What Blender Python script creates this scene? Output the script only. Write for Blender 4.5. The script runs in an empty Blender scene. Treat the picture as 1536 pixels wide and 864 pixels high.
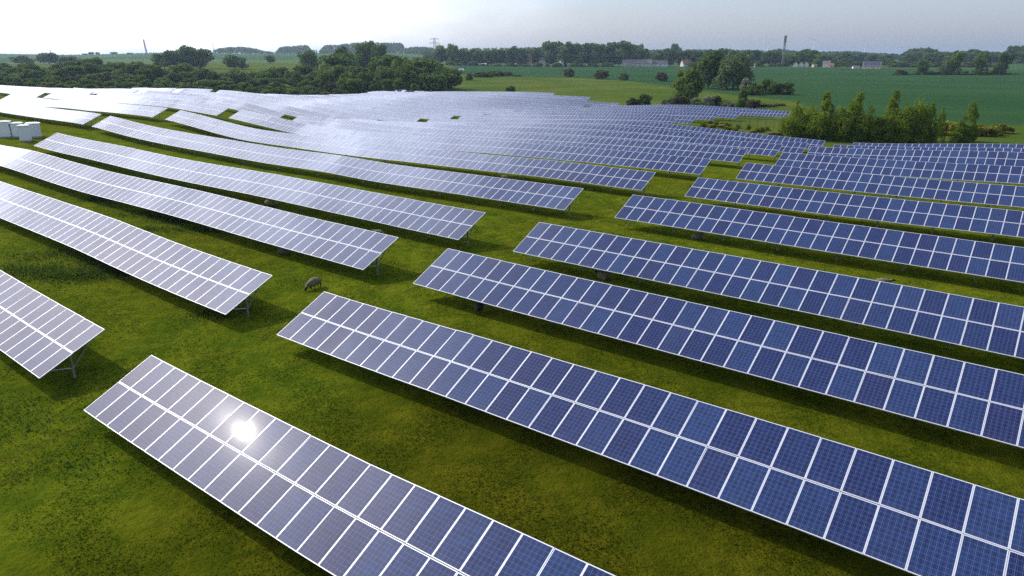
import bpy, bmesh, math, random
import numpy as np
from mathutils import Vector, Matrix, Euler

rnd = random.Random(7)
NR = np.random.default_rng(11)
R = math.radians
scene = bpy.context.scene
COL = scene.collection

# ------------------------------------------------------------------ camera
HAZE = 0.0001
H = 14.4                                   # camera height over the lowest grass, metres
FPX, HOR = 1035.0, 86.0                    # focal length and horizon row in the 1536-wide photograph
PITCH = math.atan((432 - HOR) / FPX)
cam = bpy.data.cameras.new('Camera')
cam.sensor_width = 36.0
cam.lens = 36.0 * FPX / 1536.0
cam.clip_start, cam.clip_end = 0.5, 30000
cam_o = bpy.data.objects.new('Camera', cam)
cam_o.location = (0, 0, H)
cam_o.rotation_euler = (math.pi / 2 - PITCH, 0, 0)
COL.objects.link(cam_o)
scene.camera = cam_o

# ------------------------------------------------------------------ sky, sun, exposure
SUN_EL, SUN_AZ = R(38.9), R(-59.05)         # azimuth clockwise from +Y
SUN = Vector((math.sin(SUN_AZ) * math.cos(SUN_EL), math.cos(SUN_AZ) * math.cos(SUN_EL), math.sin(SUN_EL)))
world = bpy.data.worlds.new('World')
scene.world = world
world.use_nodes = True
wt = world.node_tree
wt.nodes.clear()

def wn(kind, **kw):
    n = wt.nodes.new(kind)
    for k, v in kw.items():
        setattr(n, k, v)
    return n

def wmath(op, a, b=None, clamp=False):
    n = wn('ShaderNodeMath', operation=op, use_clamp=clamp)
    for i, v in enumerate((a, b)):
        if v is None:
            continue
        if isinstance(v, (int, float)):
            n.inputs[i].default_value = v
        else:
            wt.links.new(v, n.inputs[i])
    return n.outputs[0]

sky = wn('ShaderNodeTexSky', sky_type='NISHITA', sun_disc=False, sun_elevation=SUN_EL, sun_rotation=SUN_AZ)
sky.air_density, sky.dust_density, sky.ozone_density = 1.0, 2.0, 1.0
bg_sky = wn('ShaderNodeBackground')
bg_sky.inputs['Strength'].default_value = 0.08
wt.links.new(sky.outputs[0], bg_sky.inputs['Color'])
# thin white cloud sheet, bright round the sun and low in the sky
tc = wn('ShaderNodeTexCoord')
nrm = wn('ShaderNodeVectorMath', operation='NORMALIZE')
wt.links.new(tc.outputs['Generated'], nrm.inputs[0])
dot = wn('ShaderNodeVectorMath', operation='DOT_PRODUCT')
wt.links.new(nrm.outputs[0], dot.inputs[0])
dot.inputs[1].default_value = SUN
theta = wmath('ARCCOSINE', wmath('MINIMUM', wmath('MAXIMUM', dot.outputs['Value'], -1.0), 1.0))
sep = wn('ShaderNodeSeparateXYZ')
wt.links.new(nrm.outputs[0], sep.inputs[0])
elev = wmath('ARCSINE', sep.outputs['Z'])
noi = wn('ShaderNodeTexNoise')
noi.inputs['Scale'].default_value = 6.5
noi.inputs['Detail'].default_value = 5.0
mp = wn('ShaderNodeMapping')
mp.inputs['Scale'].default_value = (1, 1, 2.6)
wt.links.new(nrm.outputs[0], mp.inputs['Vector'])
wt.links.new(mp.outputs[0], noi.inputs['Vector'])
nz = wmath('SUBTRACT', noi.outputs['Fac'], 0.5)
el2 = wmath('ADD', elev, wmath('MULTIPLY', nz, 0.22))
gel = wn('ShaderNodeMapRange', interpolation_type='SMOOTHSTEP')
gel.inputs['From Min'].default_value = R(54)
gel.inputs['From Max'].default_value = R(33)
wt.links.new(el2, gel.inputs['Value'])
g1 = wmath('POWER', wmath('DIVIDE', theta, R(50)), 4.0)
fth = wmath('EXPONENT', wmath('MULTIPLY', g1, -1.0))
low = wn('ShaderNodeMapRange', interpolation_type='SMOOTHSTEP')
low.inputs['From Min'].default_value = R(25)
low.inputs['From Max'].default_value = R(13)
low.inputs['To Min'].default_value = 1.0
low.inputs['To Max'].default_value = 3.2
wt.links.new(elev, low.inputs['Value'])
veil = wmath('MULTIPLY', wmath('MULTIPLY', fth, wmath('MULTIPLY', gel.outputs[0], low.outputs[0])), wmath('MAXIMUM', 0.25, wmath('ADD', 1.0, wmath('MULTIPLY', nz, 3.2))))
def sky_lobe(az, el, width):
    d_ = wn('ShaderNodeVectorMath', operation='DOT_PRODUCT')
    wt.links.new(nrm.outputs[0], d_.inputs[0])
    d_.inputs[1].default_value = (math.sin(R(az)) * math.cos(R(el)), math.cos(R(az)) * math.cos(R(el)), math.sin(R(el)))
    a_ = wmath('ARCCOSINE', wmath('MINIMUM', wmath('MAXIMUM', d_.outputs['Value'], -1.0), 1.0))
    q_ = wmath('POWER', wmath('DIVIDE', a_, R(width)), 2.0)
    return wmath('EXPONENT', wmath('MULTIPLY', q_, -1.0))
# a brighter cloud bank right of the sun and the glow just above the sun
bank = wmath('ADD', wmath('MULTIPLY', sky_lobe(-27, 32, 15), 1.75), wmath('MULTIPLY', sky_lobe(-56, 43, 9), 0.8))
bank = wmath('MULTIPLY', bank, wmath('ADD', 1.0, wmath('MULTIPLY', nz, 2.2)))
base_haze = wn('ShaderNodeMapRange', interpolation_type='SMOOTHSTEP')
base_haze.inputs['From Min'].default_value = R(28)
base_haze.inputs['From Max'].default_value = R(-4)
wt.links.new(elev, base_haze.inputs['Value'])
bg_veil = wn('ShaderNodeBackground')
bg_veil.inputs['Color'].default_value = (0.86, 0.93, 1.09, 1)
wt.links.new(wmath('ADD', bank, wmath('MULTIPLY', veil, 0.50)), bg_veil.inputs['Strength'])
bg_low = wn('ShaderNodeBackground')
bg_low.inputs['Color'].default_value = (0.67, 0.80, 1.22, 1)
wt.links.new(wmath('ADD', 0.185, wmath('MULTIPLY', base_haze.outputs[0], 0.045)), bg_low.inputs['Strength'])
ad1, ad2 = wn('ShaderNodeAddShader'), wn('ShaderNodeAddShader')
wt.links.new(bg_sky.outputs[0], ad1.inputs[0])
wt.links.new(bg_veil.outputs[0], ad1.inputs[1])
wt.links.new(ad1.outputs[0], ad2.inputs[0])
wt.links.new(bg_low.outputs[0], ad2.inputs[1])
wout = wn('ShaderNodeOutputWorld')
wt.links.new(ad2.outputs[0], wout.inputs['Surface'])

sun = bpy.data.lights.new('Sun', 'SUN')
sun.energy, sun.angle, sun.color = 2.0, R(0.9), (1.0, 0.93, 0.82)
sun_o = bpy.data.objects.new('Sun', sun)
sun_o.rotation_euler = (-SUN).to_track_quat('-Z', 'Y').to_euler()
sun_o.location = (0, 0, 80)
COL.objects.link(sun_o)
scene.view_settings.view_transform = 'Standard'
scene.view_settings.look = 'None'
scene.view_settings.exposure = 0.36
scene.view_settings.gamma = 1.0
scene.render.engine = 'CYCLES'
scene.cycles.max_bounces = 6
scene.cycles.diffuse_bounces = 2
scene.cycles.glossy_bounces = 3
scene.cycles.transparent_max_bounces = 6
scene.cycles.volume_bounces = 0
scene.cycles.sample_clamp_indirect = 4.0
scene.cycles.use_denoising = False
scene.cycles.use_adaptive_sampling = False

# ------------------------------------------------------------------ helpers
def tag(o, label=None, cat=None, group=None, kind=None):
    for k, v in (('label', label), ('category', cat), ('group', group), ('kind', kind)):
        if v:
            o[k] = v
    return o

def empty(name, loc, rz=0.0):
    o = bpy.data.objects.new(name, None)
    o.location = loc
    o.rotation_euler = (0, 0, rz)
    o.empty_display_size = 0.3
    COL.objects.link(o)
    return o

def link(name, mesh, parent=None, loc=None, rot=None):
    o = bpy.data.objects.new(name, mesh)
    COL.objects.link(o)
    if parent is not None:
        o.parent = parent
    if loc is not None:
        o.location = loc
    if rot is not None:
        o.rotation_euler = rot
    return o

def np_mesh(name, verts, faces, mats, mat_idx=None, smooth=False, uv=None, attrs=None):
    """faces: (n,k) int array of equal-size faces, or a list of such arrays"""
    me = bpy.data.meshes.new(name)
    verts = np.asarray(verts, dtype=np.float32)
    fl = faces if isinstance(faces, list) else [np.asarray(faces)]
    loops = np.concatenate([f.ravel() for f in fl]).astype(np.int32)
    tot = np.concatenate([np.full(len(f), f.shape[1]) for f in fl]).astype(np.int32)
    start = np.concatenate([[0], np.cumsum(tot)[:-1]]).astype(np.int32)
    me.vertices.add(len(verts))
    me.vertices.foreach_set('co', verts.ravel())
    me.loops.add(len(loops))
    me.loops.foreach_set('vertex_index', loops)
    me.polygons.add(len(tot))
    me.polygons.foreach_set('loop_start', start)
    me.polygons.foreach_set('loop_total', tot)
    if mat_idx is not None:
        me.polygons.foreach_set('material_index', np.asarray(mat_idx, dtype=np.int32))
    me.polygons.foreach_set('use_smooth', np.full(len(tot), bool(smooth)))
    for m in mats:
        me.materials.append(m)
    if uv is not None:
        l = me.uv_layers.new(name='UVMap')
        l.data.foreach_set('uv', np.asarray(uv, dtype=np.float32).ravel())
    for nm, dom, val in (attrs or []):
        a = me.attributes.new(nm, 'FLOAT', dom)
        a.data.foreach_set('value', np.asarray(val, dtype=np.float32))
    me.update(calc_edges=True)
    return me

class MB:
    """collects boxes, bars and tubes into one mesh"""
    def __init__(self):
        self.v, self.f, self.mi = [], [], []
    def quad_box(self, c8, mi=0):
        b = len(self.v)
        self.v += [tuple(p) for p in c8]
        for q in ((0, 3, 2, 1), (4, 5, 6, 7), (0, 1, 5, 4), (1, 2, 6, 5), (2, 3, 7, 6), (3, 0, 4, 7)):
            self.f.append(tuple(b + i for i in q)); self.mi.append(mi)
    def box(self, x0, x1, y0, y1, z0, z1, mi=0):
        self.quad_box([(x0, y0, z0), (x1, y0, z0), (x1, y1, z0), (x0, y1, z0),
                       (x0, y0, z1), (x1, y0, z1), (x1, y1, z1), (x0, y1, z1)], mi)
    def bar(self, a, b, w, h=None, mi=0):
        a, b = Vector(a), Vector(b)
        h = h or w
        d = (b - a).normalized()
        up = Vector((0, 0, 1)) if abs(d.z) < 0.95 else Vector((0, 1, 0))
        s = d.cross(up).normalized()
        u = s.cross(d).normalized()
        c = []
        for p in (a, b):
            for i, j in ((-1, -1), (1, -1), (1, 1), (-1, 1)):
                c.append(p + s * (i * w / 2) + u * (j * h / 2))
        self.quad_box(c, mi)
    def tube(self, a, b, r0, r1, n=7, mi=0):
        a, b = Vector(a), Vector(b)
        d = (b - a).normalized()
        up = Vector((0, 0, 1)) if abs(d.z) < 0.95 else Vector((1, 0, 0))
        s = d.cross(up).normalized()
        u = s.cross(d).normalized()
        k = len(self.v)
        for p, r in ((a, r0), (b, r1)):
            for i in range(n):
                t = 2 * math.pi * i / n
                self.v.append(tuple(p + s * (r * math.cos(t)) + u * (r * math.sin(t))))
        for i in range(n):
            j = (i + 1) % n
            self.f.append((k + i, k + j, k + n + j, k + n + i)); self.mi.append(mi)
        self.f.append(tuple(k + n + i for i in range(n))); self.mi.append(mi)
    def poly(self, pts, mi=0):
        b = len(self.v)
        self.v += [tuple(p) for p in pts]
        self.f.append(tuple(range(b, b + len(pts)))); self.mi.append(mi)
    def mesh(self, name, mats, smooth=False):
        me = bpy.data.meshes.new(name)
        me.from_pydata(self.v, [], self.f)
        for m in (mats if isinstance(mats, (list, tuple)) else [mats]):
            me.materials.append(m)
        me.polygons.foreach_set('material_index', self.mi)
        me.polygons.foreach_set('use_smooth', [smooth] * len(self.f))
        me.update()
        return me
    def build(self, name, mats, parent=None, loc=None, rot=None, smooth=False):
        return link(name, self.mesh(name, mats, smooth), parent, loc, rot)

class NT:
    """small wrapper for material node trees"""
    def __init__(self, name):
        self.m = bpy.data.materials.new(name)
        self.m.use_nodes = True
        self.t = self.m.node_tree
        self.b = self.t.nodes['Principled BSDF']
    def n(self, kind, **kw):
        x = self.t.nodes.new(kind)
        for k, v in kw.items():
            setattr(x, k, v)
        return x
    def l(self, a, b):
        self.t.links.new(a, b)
    def inp(self, sock, v):
        if isinstance(v, bpy.types.NodeSocket):
            self.l(v, sock)
        else:
            sock.default_value = v
    def math(self, op, a, b=0.0, c=0.0, clamp=False):
        x = self.n('ShaderNodeMath', operation=op, use_clamp=clamp)
        self.inp(x.inputs[0], a); self.inp(x.inputs[1], b); self.inp(x.inputs[2], c)
        return x.outputs[0]
    def mix(self, f, a, b):
        x = self.n('ShaderNodeMix', data_type='RGBA')
        self.inp(x.inputs[0], f); self.inp(x.inputs[6], a); self.inp(x.inputs[7], b)
        return x.outputs[2]
    def noise(self, vec, scale, detail=4.0, rough=0.55, out='Fac'):
        x = self.n('ShaderNodeTexNoise')
        x.inputs['Scale'].default_value = scale
        x.inputs['Detail'].default_value = detail
        x.inputs['Roughness'].default_value = rough
        if vec is not None:
            self.l(vec, x.inputs['Vector'])
        return x.outputs[out]
    def ramp(self, f, a, b):
        x = self.n('ShaderNodeMapRange', interpolation_type='SMOOTHSTEP')
        self.l(f, x.inputs['Value'])
        x.inputs['From Min'].default_value = a
        x.inputs['From Max'].default_value = b
        return x.outputs[0]
    def set(self, **kw):
        for k, v in kw.items():
            self.inp(self.b.inputs[k.replace('_', ' ')], v)
        return self

def plain(name, col, rough=0.6, metal=0.0, var=0.0, scale=3.0, spec=0.5):
    t = NT(name)
    if var:
        tcn = t.n('ShaderNodeTexCoord')
        nz_ = t.noise(tcn.outputs['Object'], scale)
        c = t.mix(nz_, tuple(x * (1 - var) for x in col) + (1,), tuple(min(1, x * (1 + var)) for x in col) + (1,))
    else:
        c = tuple(col) + (1,)
    t.set(Base_Color=c, Roughness=rough, Metallic=metal)
    t.b.inputs['Specular IOR Level'].default_value = spec
    return t.m

# ------------------------------------------------------------------ terrain
AZ = R(-37.2)                               # heading of the panel rows
TILT, SL, PW = R(25.0), 3.33, 1.01
DX, DY = math.cos(AZ), math.sin(AZ)         # along the rows
NX, NY = -math.sin(AZ), math.cos(AZ)        # from row to row, away from the camera
EDGE = 0.85                                 # lower panel edge above the grass
CT = np.array([[float(q) for q in p.split(',')] for p in '''-27.9,9.5,-13.78;-20.9,9.5,-13.78;-15.4,9.5,-13.78;-27.3,17.9,-12.82;-17.2,17.9,-12.69;-10.0,17.9,-12.65;-4.2,17.9,-12.64;0.4,17.9,-12.68;-26.4,26.3,-12.19;-9.6,26.3,-12.29;-2.4,26.3,-12.31;1.0,26.3,-12.31;-19.0,26.3,-12.27;-25.9,35.0,-12.13;-19.7,35.0,-12.16;-26.0,48.6,-12.28;-19.2,48.6,-12.33;-25.3,62.3,-12.65;-16.9,62.3,-12.72;-25.2,76.0,-12.77;-17.0,76.0,-12.81;-26.4,89.6,-13.01;-28.2,103.2,-13.58;-35.4,35.0,-12.06;-40.7,35.0,-11.97;-35.9,48.6,-12.30;-41.0,48.6,-12.30;-36.0,62.3,-12.55;-36.1,76.0,-12.68;-34.7,89.6,-12.90;-34.8,103.2,-13.53;-31.9,117.0,-14.62;-4.3,35.0,-12.24;0.9,35.0,-12.31;-9.2,48.6,-12.43;-2.0,48.6,-12.46;-7.4,62.3,-12.69;-1.4,62.3,-12.62;-8.3,76.0,-12.81;-1.7,76.0,-12.73;-9.6,89.6,-12.83;-1.6,89.6,-12.56;-14.1,103.2,-13.10;-3.5,103.2,-12.51;-16.9,117.0,-14.27;-6.3,117.0,-13.60;-28.4,131.0,-15.62;-16.9,131.0,-15.10;-5.6,131.0,-14.28;-46.7,9.5,-13.08;-72.2,17.9,-11.70;-62.4,17.9,-11.90;-41.3,17.9,-12.61;-50.3,17.9,-12.16;-98.3,26.3,-11.24;-79.7,26.3,-11.46;-70.5,26.3,-11.74;-55.7,26.3,-11.79;-35.0,26.3,-12.10;-89.6,26.3,-11.12;-43.7,26.3,-12.01;-104.9,35.0,-10.93;-86.7,35.0,-11.37;-55.9,35.0,-11.76;-69.6,35.0,-11.75;-122.1,48.6,-10.22;-109.9,48.6,-11.02;-98.2,48.6,-11.51;-85.0,48.6,-11.82;-76.0,48.6,-12.05;-63.9,48.6,-12.05;-55.1,48.6,-12.31;-48.3,48.6,-12.30;-125.9,62.3,-10.25;-114.4,62.3,-11.15;-101.0,62.3,-12.29;-89.3,62.3,-12.50;-43.2,62.3,-12.45;-78.0,62.3,-12.67;-70.4,62.3,-12.67;-52.0,62.3,-12.54;-128.7,76.0,-10.95;-116.5,76.0,-11.95;-106.7,76.0,-12.77;-63.2,76.0,-12.80;-50.0,76.0,-12.66;-158.9,48.6,-9.84;-136.8,48.6,-10.07;-167.3,48.6,-9.68;-152.1,48.6,-9.94;-201.9,62.3,-9.89;-186.7,62.3,-10.27;-177.8,62.3,-10.36;-154.7,62.3,-10.16;-135.4,62.3,-10.08;-208.3,62.3,-9.89;-146.2,62.3,-10.07;-169.9,76.0,-9.97;-149.1,76.0,-10.01;-244.8,76.0,-9.66;-221.9,76.0,-10.31;-215.9,76.0,-10.21;-36.9,131.0,-15.36;-43.1,131.0,-15.14;-66.7,144.8,-14.26;-67.2,158.5,-14.94;-67.0,172.2,-14.93;-66.6,186.0,-15.39;-57.1,199.8,-15.47;-71.2,199.8,-15.64;-66.9,213.5,-16.25;-78.5,213.5,-16.06;-90.6,213.5,-15.87;-102.6,213.5,-16.18;-114.9,213.5,-16.87;-129.7,227.2,-17.22;-145.9,241.0,-16.27;-172.5,254.8,-16.00;-130.0,89.6,-13.09;-146.8,89.6,-11.05;-147.5,103.2,-12.98;-142.9,144.8,-16.48;-120.0,117.0,-15.95;-142.7,158.5,-16.52;-121.8,131.0,-16.36;-142.5,172.2,-16.93;-122.2,144.8,-16.08;-144.1,131.0,-16.09;-116.8,103.2,-14.60;-145.7,117.0,-14.74;-115.3,89.6,-13.14;-218.4,89.6,-10.67;-219.9,103.2,-10.77;-225.3,117.0,-10.94;-230.0,131.0,-11.85;-340.3,103.2,-12.08;-297.2,103.2,-11.88;-270.6,103.2,-11.91;-294.3,117.0,-12.74;-274.4,117.0,-12.24;-257.7,117.0,-12.13;-276.9,131.0,-12.37;-259.0,131.0,-12.38;-248.6,131.0,-11.98;-246.3,144.8,-13.00;-225.4,144.8,-13.57;-262.4,172.2,-15.89;-246.0,172.2,-15.93;-221.7,172.2,-15.04;-255.5,199.8,-16.87;-232.3,199.8,-15.91;-262.3,227.2,-17.19;-239.1,227.2,-16.43;-224.8,227.2,-15.97;-245.7,254.8,-17.42;-222.7,254.8,-16.82;-206.5,254.8,-16.41;-189.3,254.8,-15.99;-342.3,-43.2,-11.65;-341.8,46.8,-12.15;-322.5,122.5,-12.65;-290.0,186.9,-14.95;-253.1,234.4,-15.95;-222.7,263.5,-16.15;-193.9,285.3,-16.15;-157.7,306.8,-16.15;-102.0,329.6,-16.15;-43.2,342.3,-16.15;46.8,341.8,-16.15;-644.9,-81.5,-11.15;-644.0,88.2,-11.15;-607.6,230.8,-11.15;-546.4,352.1,-11.15;-476.9,441.6,-12.15;-419.5,496.5,-13.65;-365.4,537.6,-15.15;-297.1,578.1,-15.65;-192.2,620.9,-15.65;-81.5,644.9,-16.35;88.2,644.0,-16.65;-992.1,-125.3,-8.15;-990.7,135.7,-8.15;-934.8,355.1,-8.15;-840.6,541.7,-7.15;-733.7,679.4,-8.15;-645.5,763.8,-10.15;-562.1,827.1,-11.45;-457.1,889.4,-11.45;-295.7,955.3,-11.65;-125.3,992.1,-12.65;135.7,990.7,-13.15;18.1,-23.9,-14.45;59.9,-2.9,-14.15;-13.3,-58.5,-13.15;47.8,36.3,-13.55;-47.8,-36.3,-12.15;38.8,92.2,-13.15;77.5,184.4,-15.15;-198.4,-25.1,-8.65;-111.1,-45.3,-9.65;159.3,120.9,-14.15;155.0,368.7,-16.15;120.9,-159.3,-14.15;477.9,362.8,-15.15;-239.0,-181.4,-10.15;-477.9,-362.8,-11.15;362.8,-477.9,-14.15;-26.4,162.9,-16.15;-6.5,169.9,-16.15;-68.0,219.7,-16.15;-30.1,238.1,-16.15'''.split(';')])

def _tps():
    X = CT[:, :2] / 100
    n = len(X)
    r = np.hypot(X[:, None, 0] - X[None, :, 0], X[:, None, 1] - X[None, :, 1])
    K = np.where(r > 0, r * r * np.log(r + 1e-12), 0)
    P = np.c_[np.ones(n), X]
    M = np.block([[K + 1e-3 * np.eye(n), P], [P.T, np.zeros((3, 3))]])
    return X, np.linalg.solve(M, np.r_[CT[:, 2], 0, 0, 0])
_TX, _TW = _tps()

def edge_st(s, t):
    """height of the lower panel edge at row coordinates s, t (world z)"""
    q = np.c_[np.ravel(s), np.ravel(t)] / 100
    out = np.empty(len(q))
    for i in range(0, len(q), 20000):
        a = q[i:i + 20000]
        r = np.hypot(a[:, None, 0] - _TX[None, :, 0], a[:, None, 1] - _TX[None, :, 1])
        K = np.where(r > 0, r * r * np.log(r + 1e-12), 0)
        out[i:i + 20000] = K @ _TW[:-3] + _TW[-3] + a @ _TW[-2:]
    return out + H

def st_xy(s, t):
    return s * DX + t * NX, s * DY + t * NY

FAR_AZ = [-180, -70, -45, -38, -30, -22, -14, -8, -3, 3, 10, 20, 30, 45, 70, 180]
FAR_Z = [0, 8, 9, 10, 11, 13, 17, 16, 6, -2, -3, -3, -4, -4, -4, 0]

def ground(x, y):
    """terrain height (world z) at world x, y; works on arrays"""
    x, y = np.ravel(np.asarray(x, float)), np.ravel(np.asarray(y, float))
    r = np.hypot(x, y)
    az = np.degrees(np.arctan2(x, y))
    k = np.minimum(1.0, 1000.0 / np.maximum(r, 1e-6))
    cx, cy = x * k, y * k
    z = edge_st(cx * DX + cy * DY, cx * NX + cy * NY) - EDGE
    w = np.clip((r - 850) / 2000, 0, 1)
    w = w * w * (3 - 2 * w)
    far = H + np.interp(az, FAR_AZ, FAR_Z) + 3.0 * np.sin(az * 0.45) * w - np.clip(r - 3200, 0, 9000) * 0.006
    return z * (1 - w) + far * w

def gz(x, y):
    return float(ground([x], [y])[0])

CP, SP = math.cos(PITCH), math.sin(PITCH)

def gpt(px, py):
    """point of the terrain seen at pixel px, py of the 1536x864 photograph"""
    a, b = (px - 768) / FPX, -(py - 432) / FPX
    d = np.array([a, CP + b * SP, -SP + b * CP])
    k = np.geomspace(12, 1500, 2500)
    zz = H + k * d[2]
    below = np.nonzero(zz < ground(k * d[0], k * d[1]))[0]
    i = below[0] if len(below) else len(k) - 1
    return k[i] * d[0], k[i] * d[1], gz(k[i] * d[0], k[i] * d[1])

def at_depth(px, Y):
    """point of the terrain at distance Y ahead under pixel column px"""
    x = (px - 768) / FPX * (CP * Y + 14 * SP)
    return x, Y, gz(x, Y)

def z_at(py, Y):
    """world height seen at pixel row py at distance Y ahead"""
    b = -(py - 432) / FPX
    return H + Y * (-SP + b * CP) / (CP + b * SP)

# field boundaries: crop field beyond the meadow on the right, as distance by azimuth
_cb = []
for px, py in ((690, 111), (760, 115), (860, 116.5), (950, 122), (1010, 131), (1100, 143), (1190, 152), (1240, 178), (1300, 197), (1400, 193), (1536, 189)):
    x, y, z = gpt(px, py)
    _cb.append((math.degrees(math.atan2(x, y)), math.hypot(x, y)))
_cb.append((60, _cb[-1][1]))

aF = np.arange(-62, 62.01, 0.4)
aB = np.arange(66, 298, 4.0)
ang = np.concatenate([aF, aB])
rad = np.concatenate([[0.5], np.geomspace(4, 9000, 330)])
AA, RR = np.meshgrid(np.radians(ang), rad)
GX, GY = (RR * np.sin(AA)).ravel(), (RR * np.cos(AA)).ravel()
GZ = ground(GX, GY)
na, nr = len(ang), len(rad)
i0 = (np.arange(nr - 1)[:, None] * na + np.arange(na)[None, :]).ravel()
i1 = (np.arange(nr - 1)[:, None] * na + (np.arange(na)[None, :] + 1) % na).ravel()
gf = np.stack([i0, i0 + na, i1 + na, i1], 1)
azd = np.degrees(np.arctan2(GX, GY))
rr = np.hypot(GX, GY)
rb = np.interp(azd, [c[0] for c in _cb], [c[1] for c in _cb])
crop = np.clip((rr - rb) / (rb * 0.012) + 0.5, 0, 1) * ((azd > _cb[0][0] - 0.3) & (azd < 62) & (rr < 1020))
far_f = np.clip((rr - 1020) / 60, 0, 1)
meadow = np.clip((rr - np.where(azd < 14, 250, 120)) / 40, 0, 1) * (1 - crop) * (1 - far_f)

def grass_colour(t, pos):
    """procedural grass colour from a world position socket"""
    big = t.noise(pos, 0.055, 3.0)
    mid = t.noise(pos, 0.33, 4.0, 0.6)
    fine = t.noise(pos, 2.6, 5.0, 0.68)
    tiny = t.noise(pos, 11.0, 4.0, 0.7)
    c1 = t.mix(t.ramp(mid, 0.34, 0.66), (0.090, 0.132, 0.0070, 1), (0.165, 0.192, 0.0110, 1))
    c2 = t.mix(t.math('MULTIPLY', t.ramp(big, 0.45, 0.68), 0.8), c1, (0.135, 0.132, 0.0060, 1))
    c3 = t.mix(t.math('MULTIPLY', t.ramp(fine, 0.46, 0.70), 0.60), c2, (0.038, 0.080, 0.0020, 1))
    c4 = t.mix(t.math('MULTIPLY', t.ramp(tiny, 0.50, 0.70), 0.6), c3, (0.165, 0.185, 0.0100, 1))
    med = t.noise(pos, 1.15, 5.0, 0.62)
    c4 = t.mix(t.math('MULTIPLY', t.ramp(med, 0.46, 0.62), 0.5), c4, (0.060, 0.104, 0.0050, 1))
    c4 = t.mix(t.math('MULTIPLY', t.ramp(med, 0.50, 0.34), 0.45), c4, (0.170, 0.195, 0.0090, 1))
    # darker olive brown turf between the front rows on the right, in row coordinates
    sp_ = t.n('ShaderNodeSeparateXYZ')
    t.l(pos, sp_.inputs[0])
    s_ = t.math('ADD', t.math('MULTIPLY', sp_.outputs[0], DX), t.math('MULTIPLY', sp_.outputs[1], DY))
    t_ = t.math('ADD', t.math('MULTIPLY', sp_.outputs[0], NX), t.math('MULTIPLY', sp_.outputs[1], NY))
    wv_ = t.math('MULTIPLY', t.math('SUBTRACT', big, 0.5), 22.0)
    ms = t.math('MULTIPLY', t.ramp(t.math('ADD', s_, wv_), -27.0, -15.0), t.ramp(t.math('ADD', t_, wv_), 36.0, 18.0))
    mcol = t.mix(t.ramp(mid, 0.35, 0.65), (0.060, 0.062, 0.0030, 1), (0.105, 0.098, 0.0055, 1))
    mcol = t.mix(t.math('MULTIPLY', t.ramp(fine, 0.5, 0.75), 0.4), mcol, (0.030, 0.052, 0.0020, 1))
    mcol = t.mix(t.math('MULTIPLY', t.ramp(med, 0.42, 0.60), 0.55), mcol, (0.042, 0.054, 0.0025, 1))
    c4 = t.mix(t.math('MULTIPLY', ms, 0.8), c4, mcol)
    # wheel tracks down the aisle between the two blocks
    tr_ = t.math('ABSOLUTE', t.math('SUBTRACT', t.math('ABSOLUTE', t.math('ADD', t.math('ADD', s_, 29.2), t.math('MULTIPLY', wv_, 0.12))), 0.85))
    c4 = t.mix(t.math('MULTIPLY', t.math('MULTIPLY', t.ramp(tr_, 0.32, 0.05), t.ramp(mid, 0.30, 0.60)), 0.5), c4, (0.085, 0.075, 0.0090, 1))
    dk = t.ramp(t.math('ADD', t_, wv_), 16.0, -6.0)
    c4 = t.mix(t.math('MULTIPLY', dk, 0.28), c4, (0.050, 0.080, 0.0025, 1))  # vignette-like darkening towards the camera, put into the grass colour
    return c4, fine, tiny

tg = NT('grass_ground')
geo = tg.n('ShaderNodeNewGeometry')
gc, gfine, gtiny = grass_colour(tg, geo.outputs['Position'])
at_c = tg.n('ShaderNodeAttribute', attribute_name='crop')
at_m = tg.n('ShaderNodeAttribute', attribute_name='meadow')
at_f = tg.n('ShaderNodeAttribute', attribute_name='farland')
wob = tg.noise(geo.outputs['Position'], 0.02, 5.0, 0.6)
mead = tg.mix(tg.ramp(wob, 0.35, 0.68), (0.078, 0.128, 0.018, 1), (0.135, 0.160, 0.032, 1))
mead = tg.mix(tg.math('MULTIPLY', tg.ramp(gfine, 0.45, 0.7), 0.4), mead, (0.055, 0.085, 0.015, 1))
cropc = tg.mix(tg.ramp(tg.noise(geo.outputs['Position'], 0.012, 4.0), 0.3, 0.7), (0.030, 0.086, 0.030, 1), (0.046, 0.108, 0.038, 1))
cropc = tg.mix(tg.math('MULTIPLY', tg.ramp(tg.noise(geo.outputs['Position'], 0.35, 4.0), 0.4, 0.75), 0.35), cropc, (0.024, 0.062, 0.024, 1))
fld = tg.n('ShaderNodeTexVoronoi')
fld.inputs['Scale'].default_value = 0.0019
tg.l(geo.outputs['Position'], fld.inputs['Vector'])
fsep = tg.n('ShaderNodeSeparateColor')
tg.l(fld.outputs['Color'], fsep.inputs[0])
farc = tg.mix(fsep.outputs[0], (0.050, 0.115, 0.040, 1), (0.115, 0.165, 0.060, 1))
c = tg.mix(at_m.outputs['Fac'], gc, mead)
c = tg.mix(at_c.outputs['Fac'], c, cropc)
c = tg.mix(at_f.outputs['Fac'], c, farc)
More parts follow.
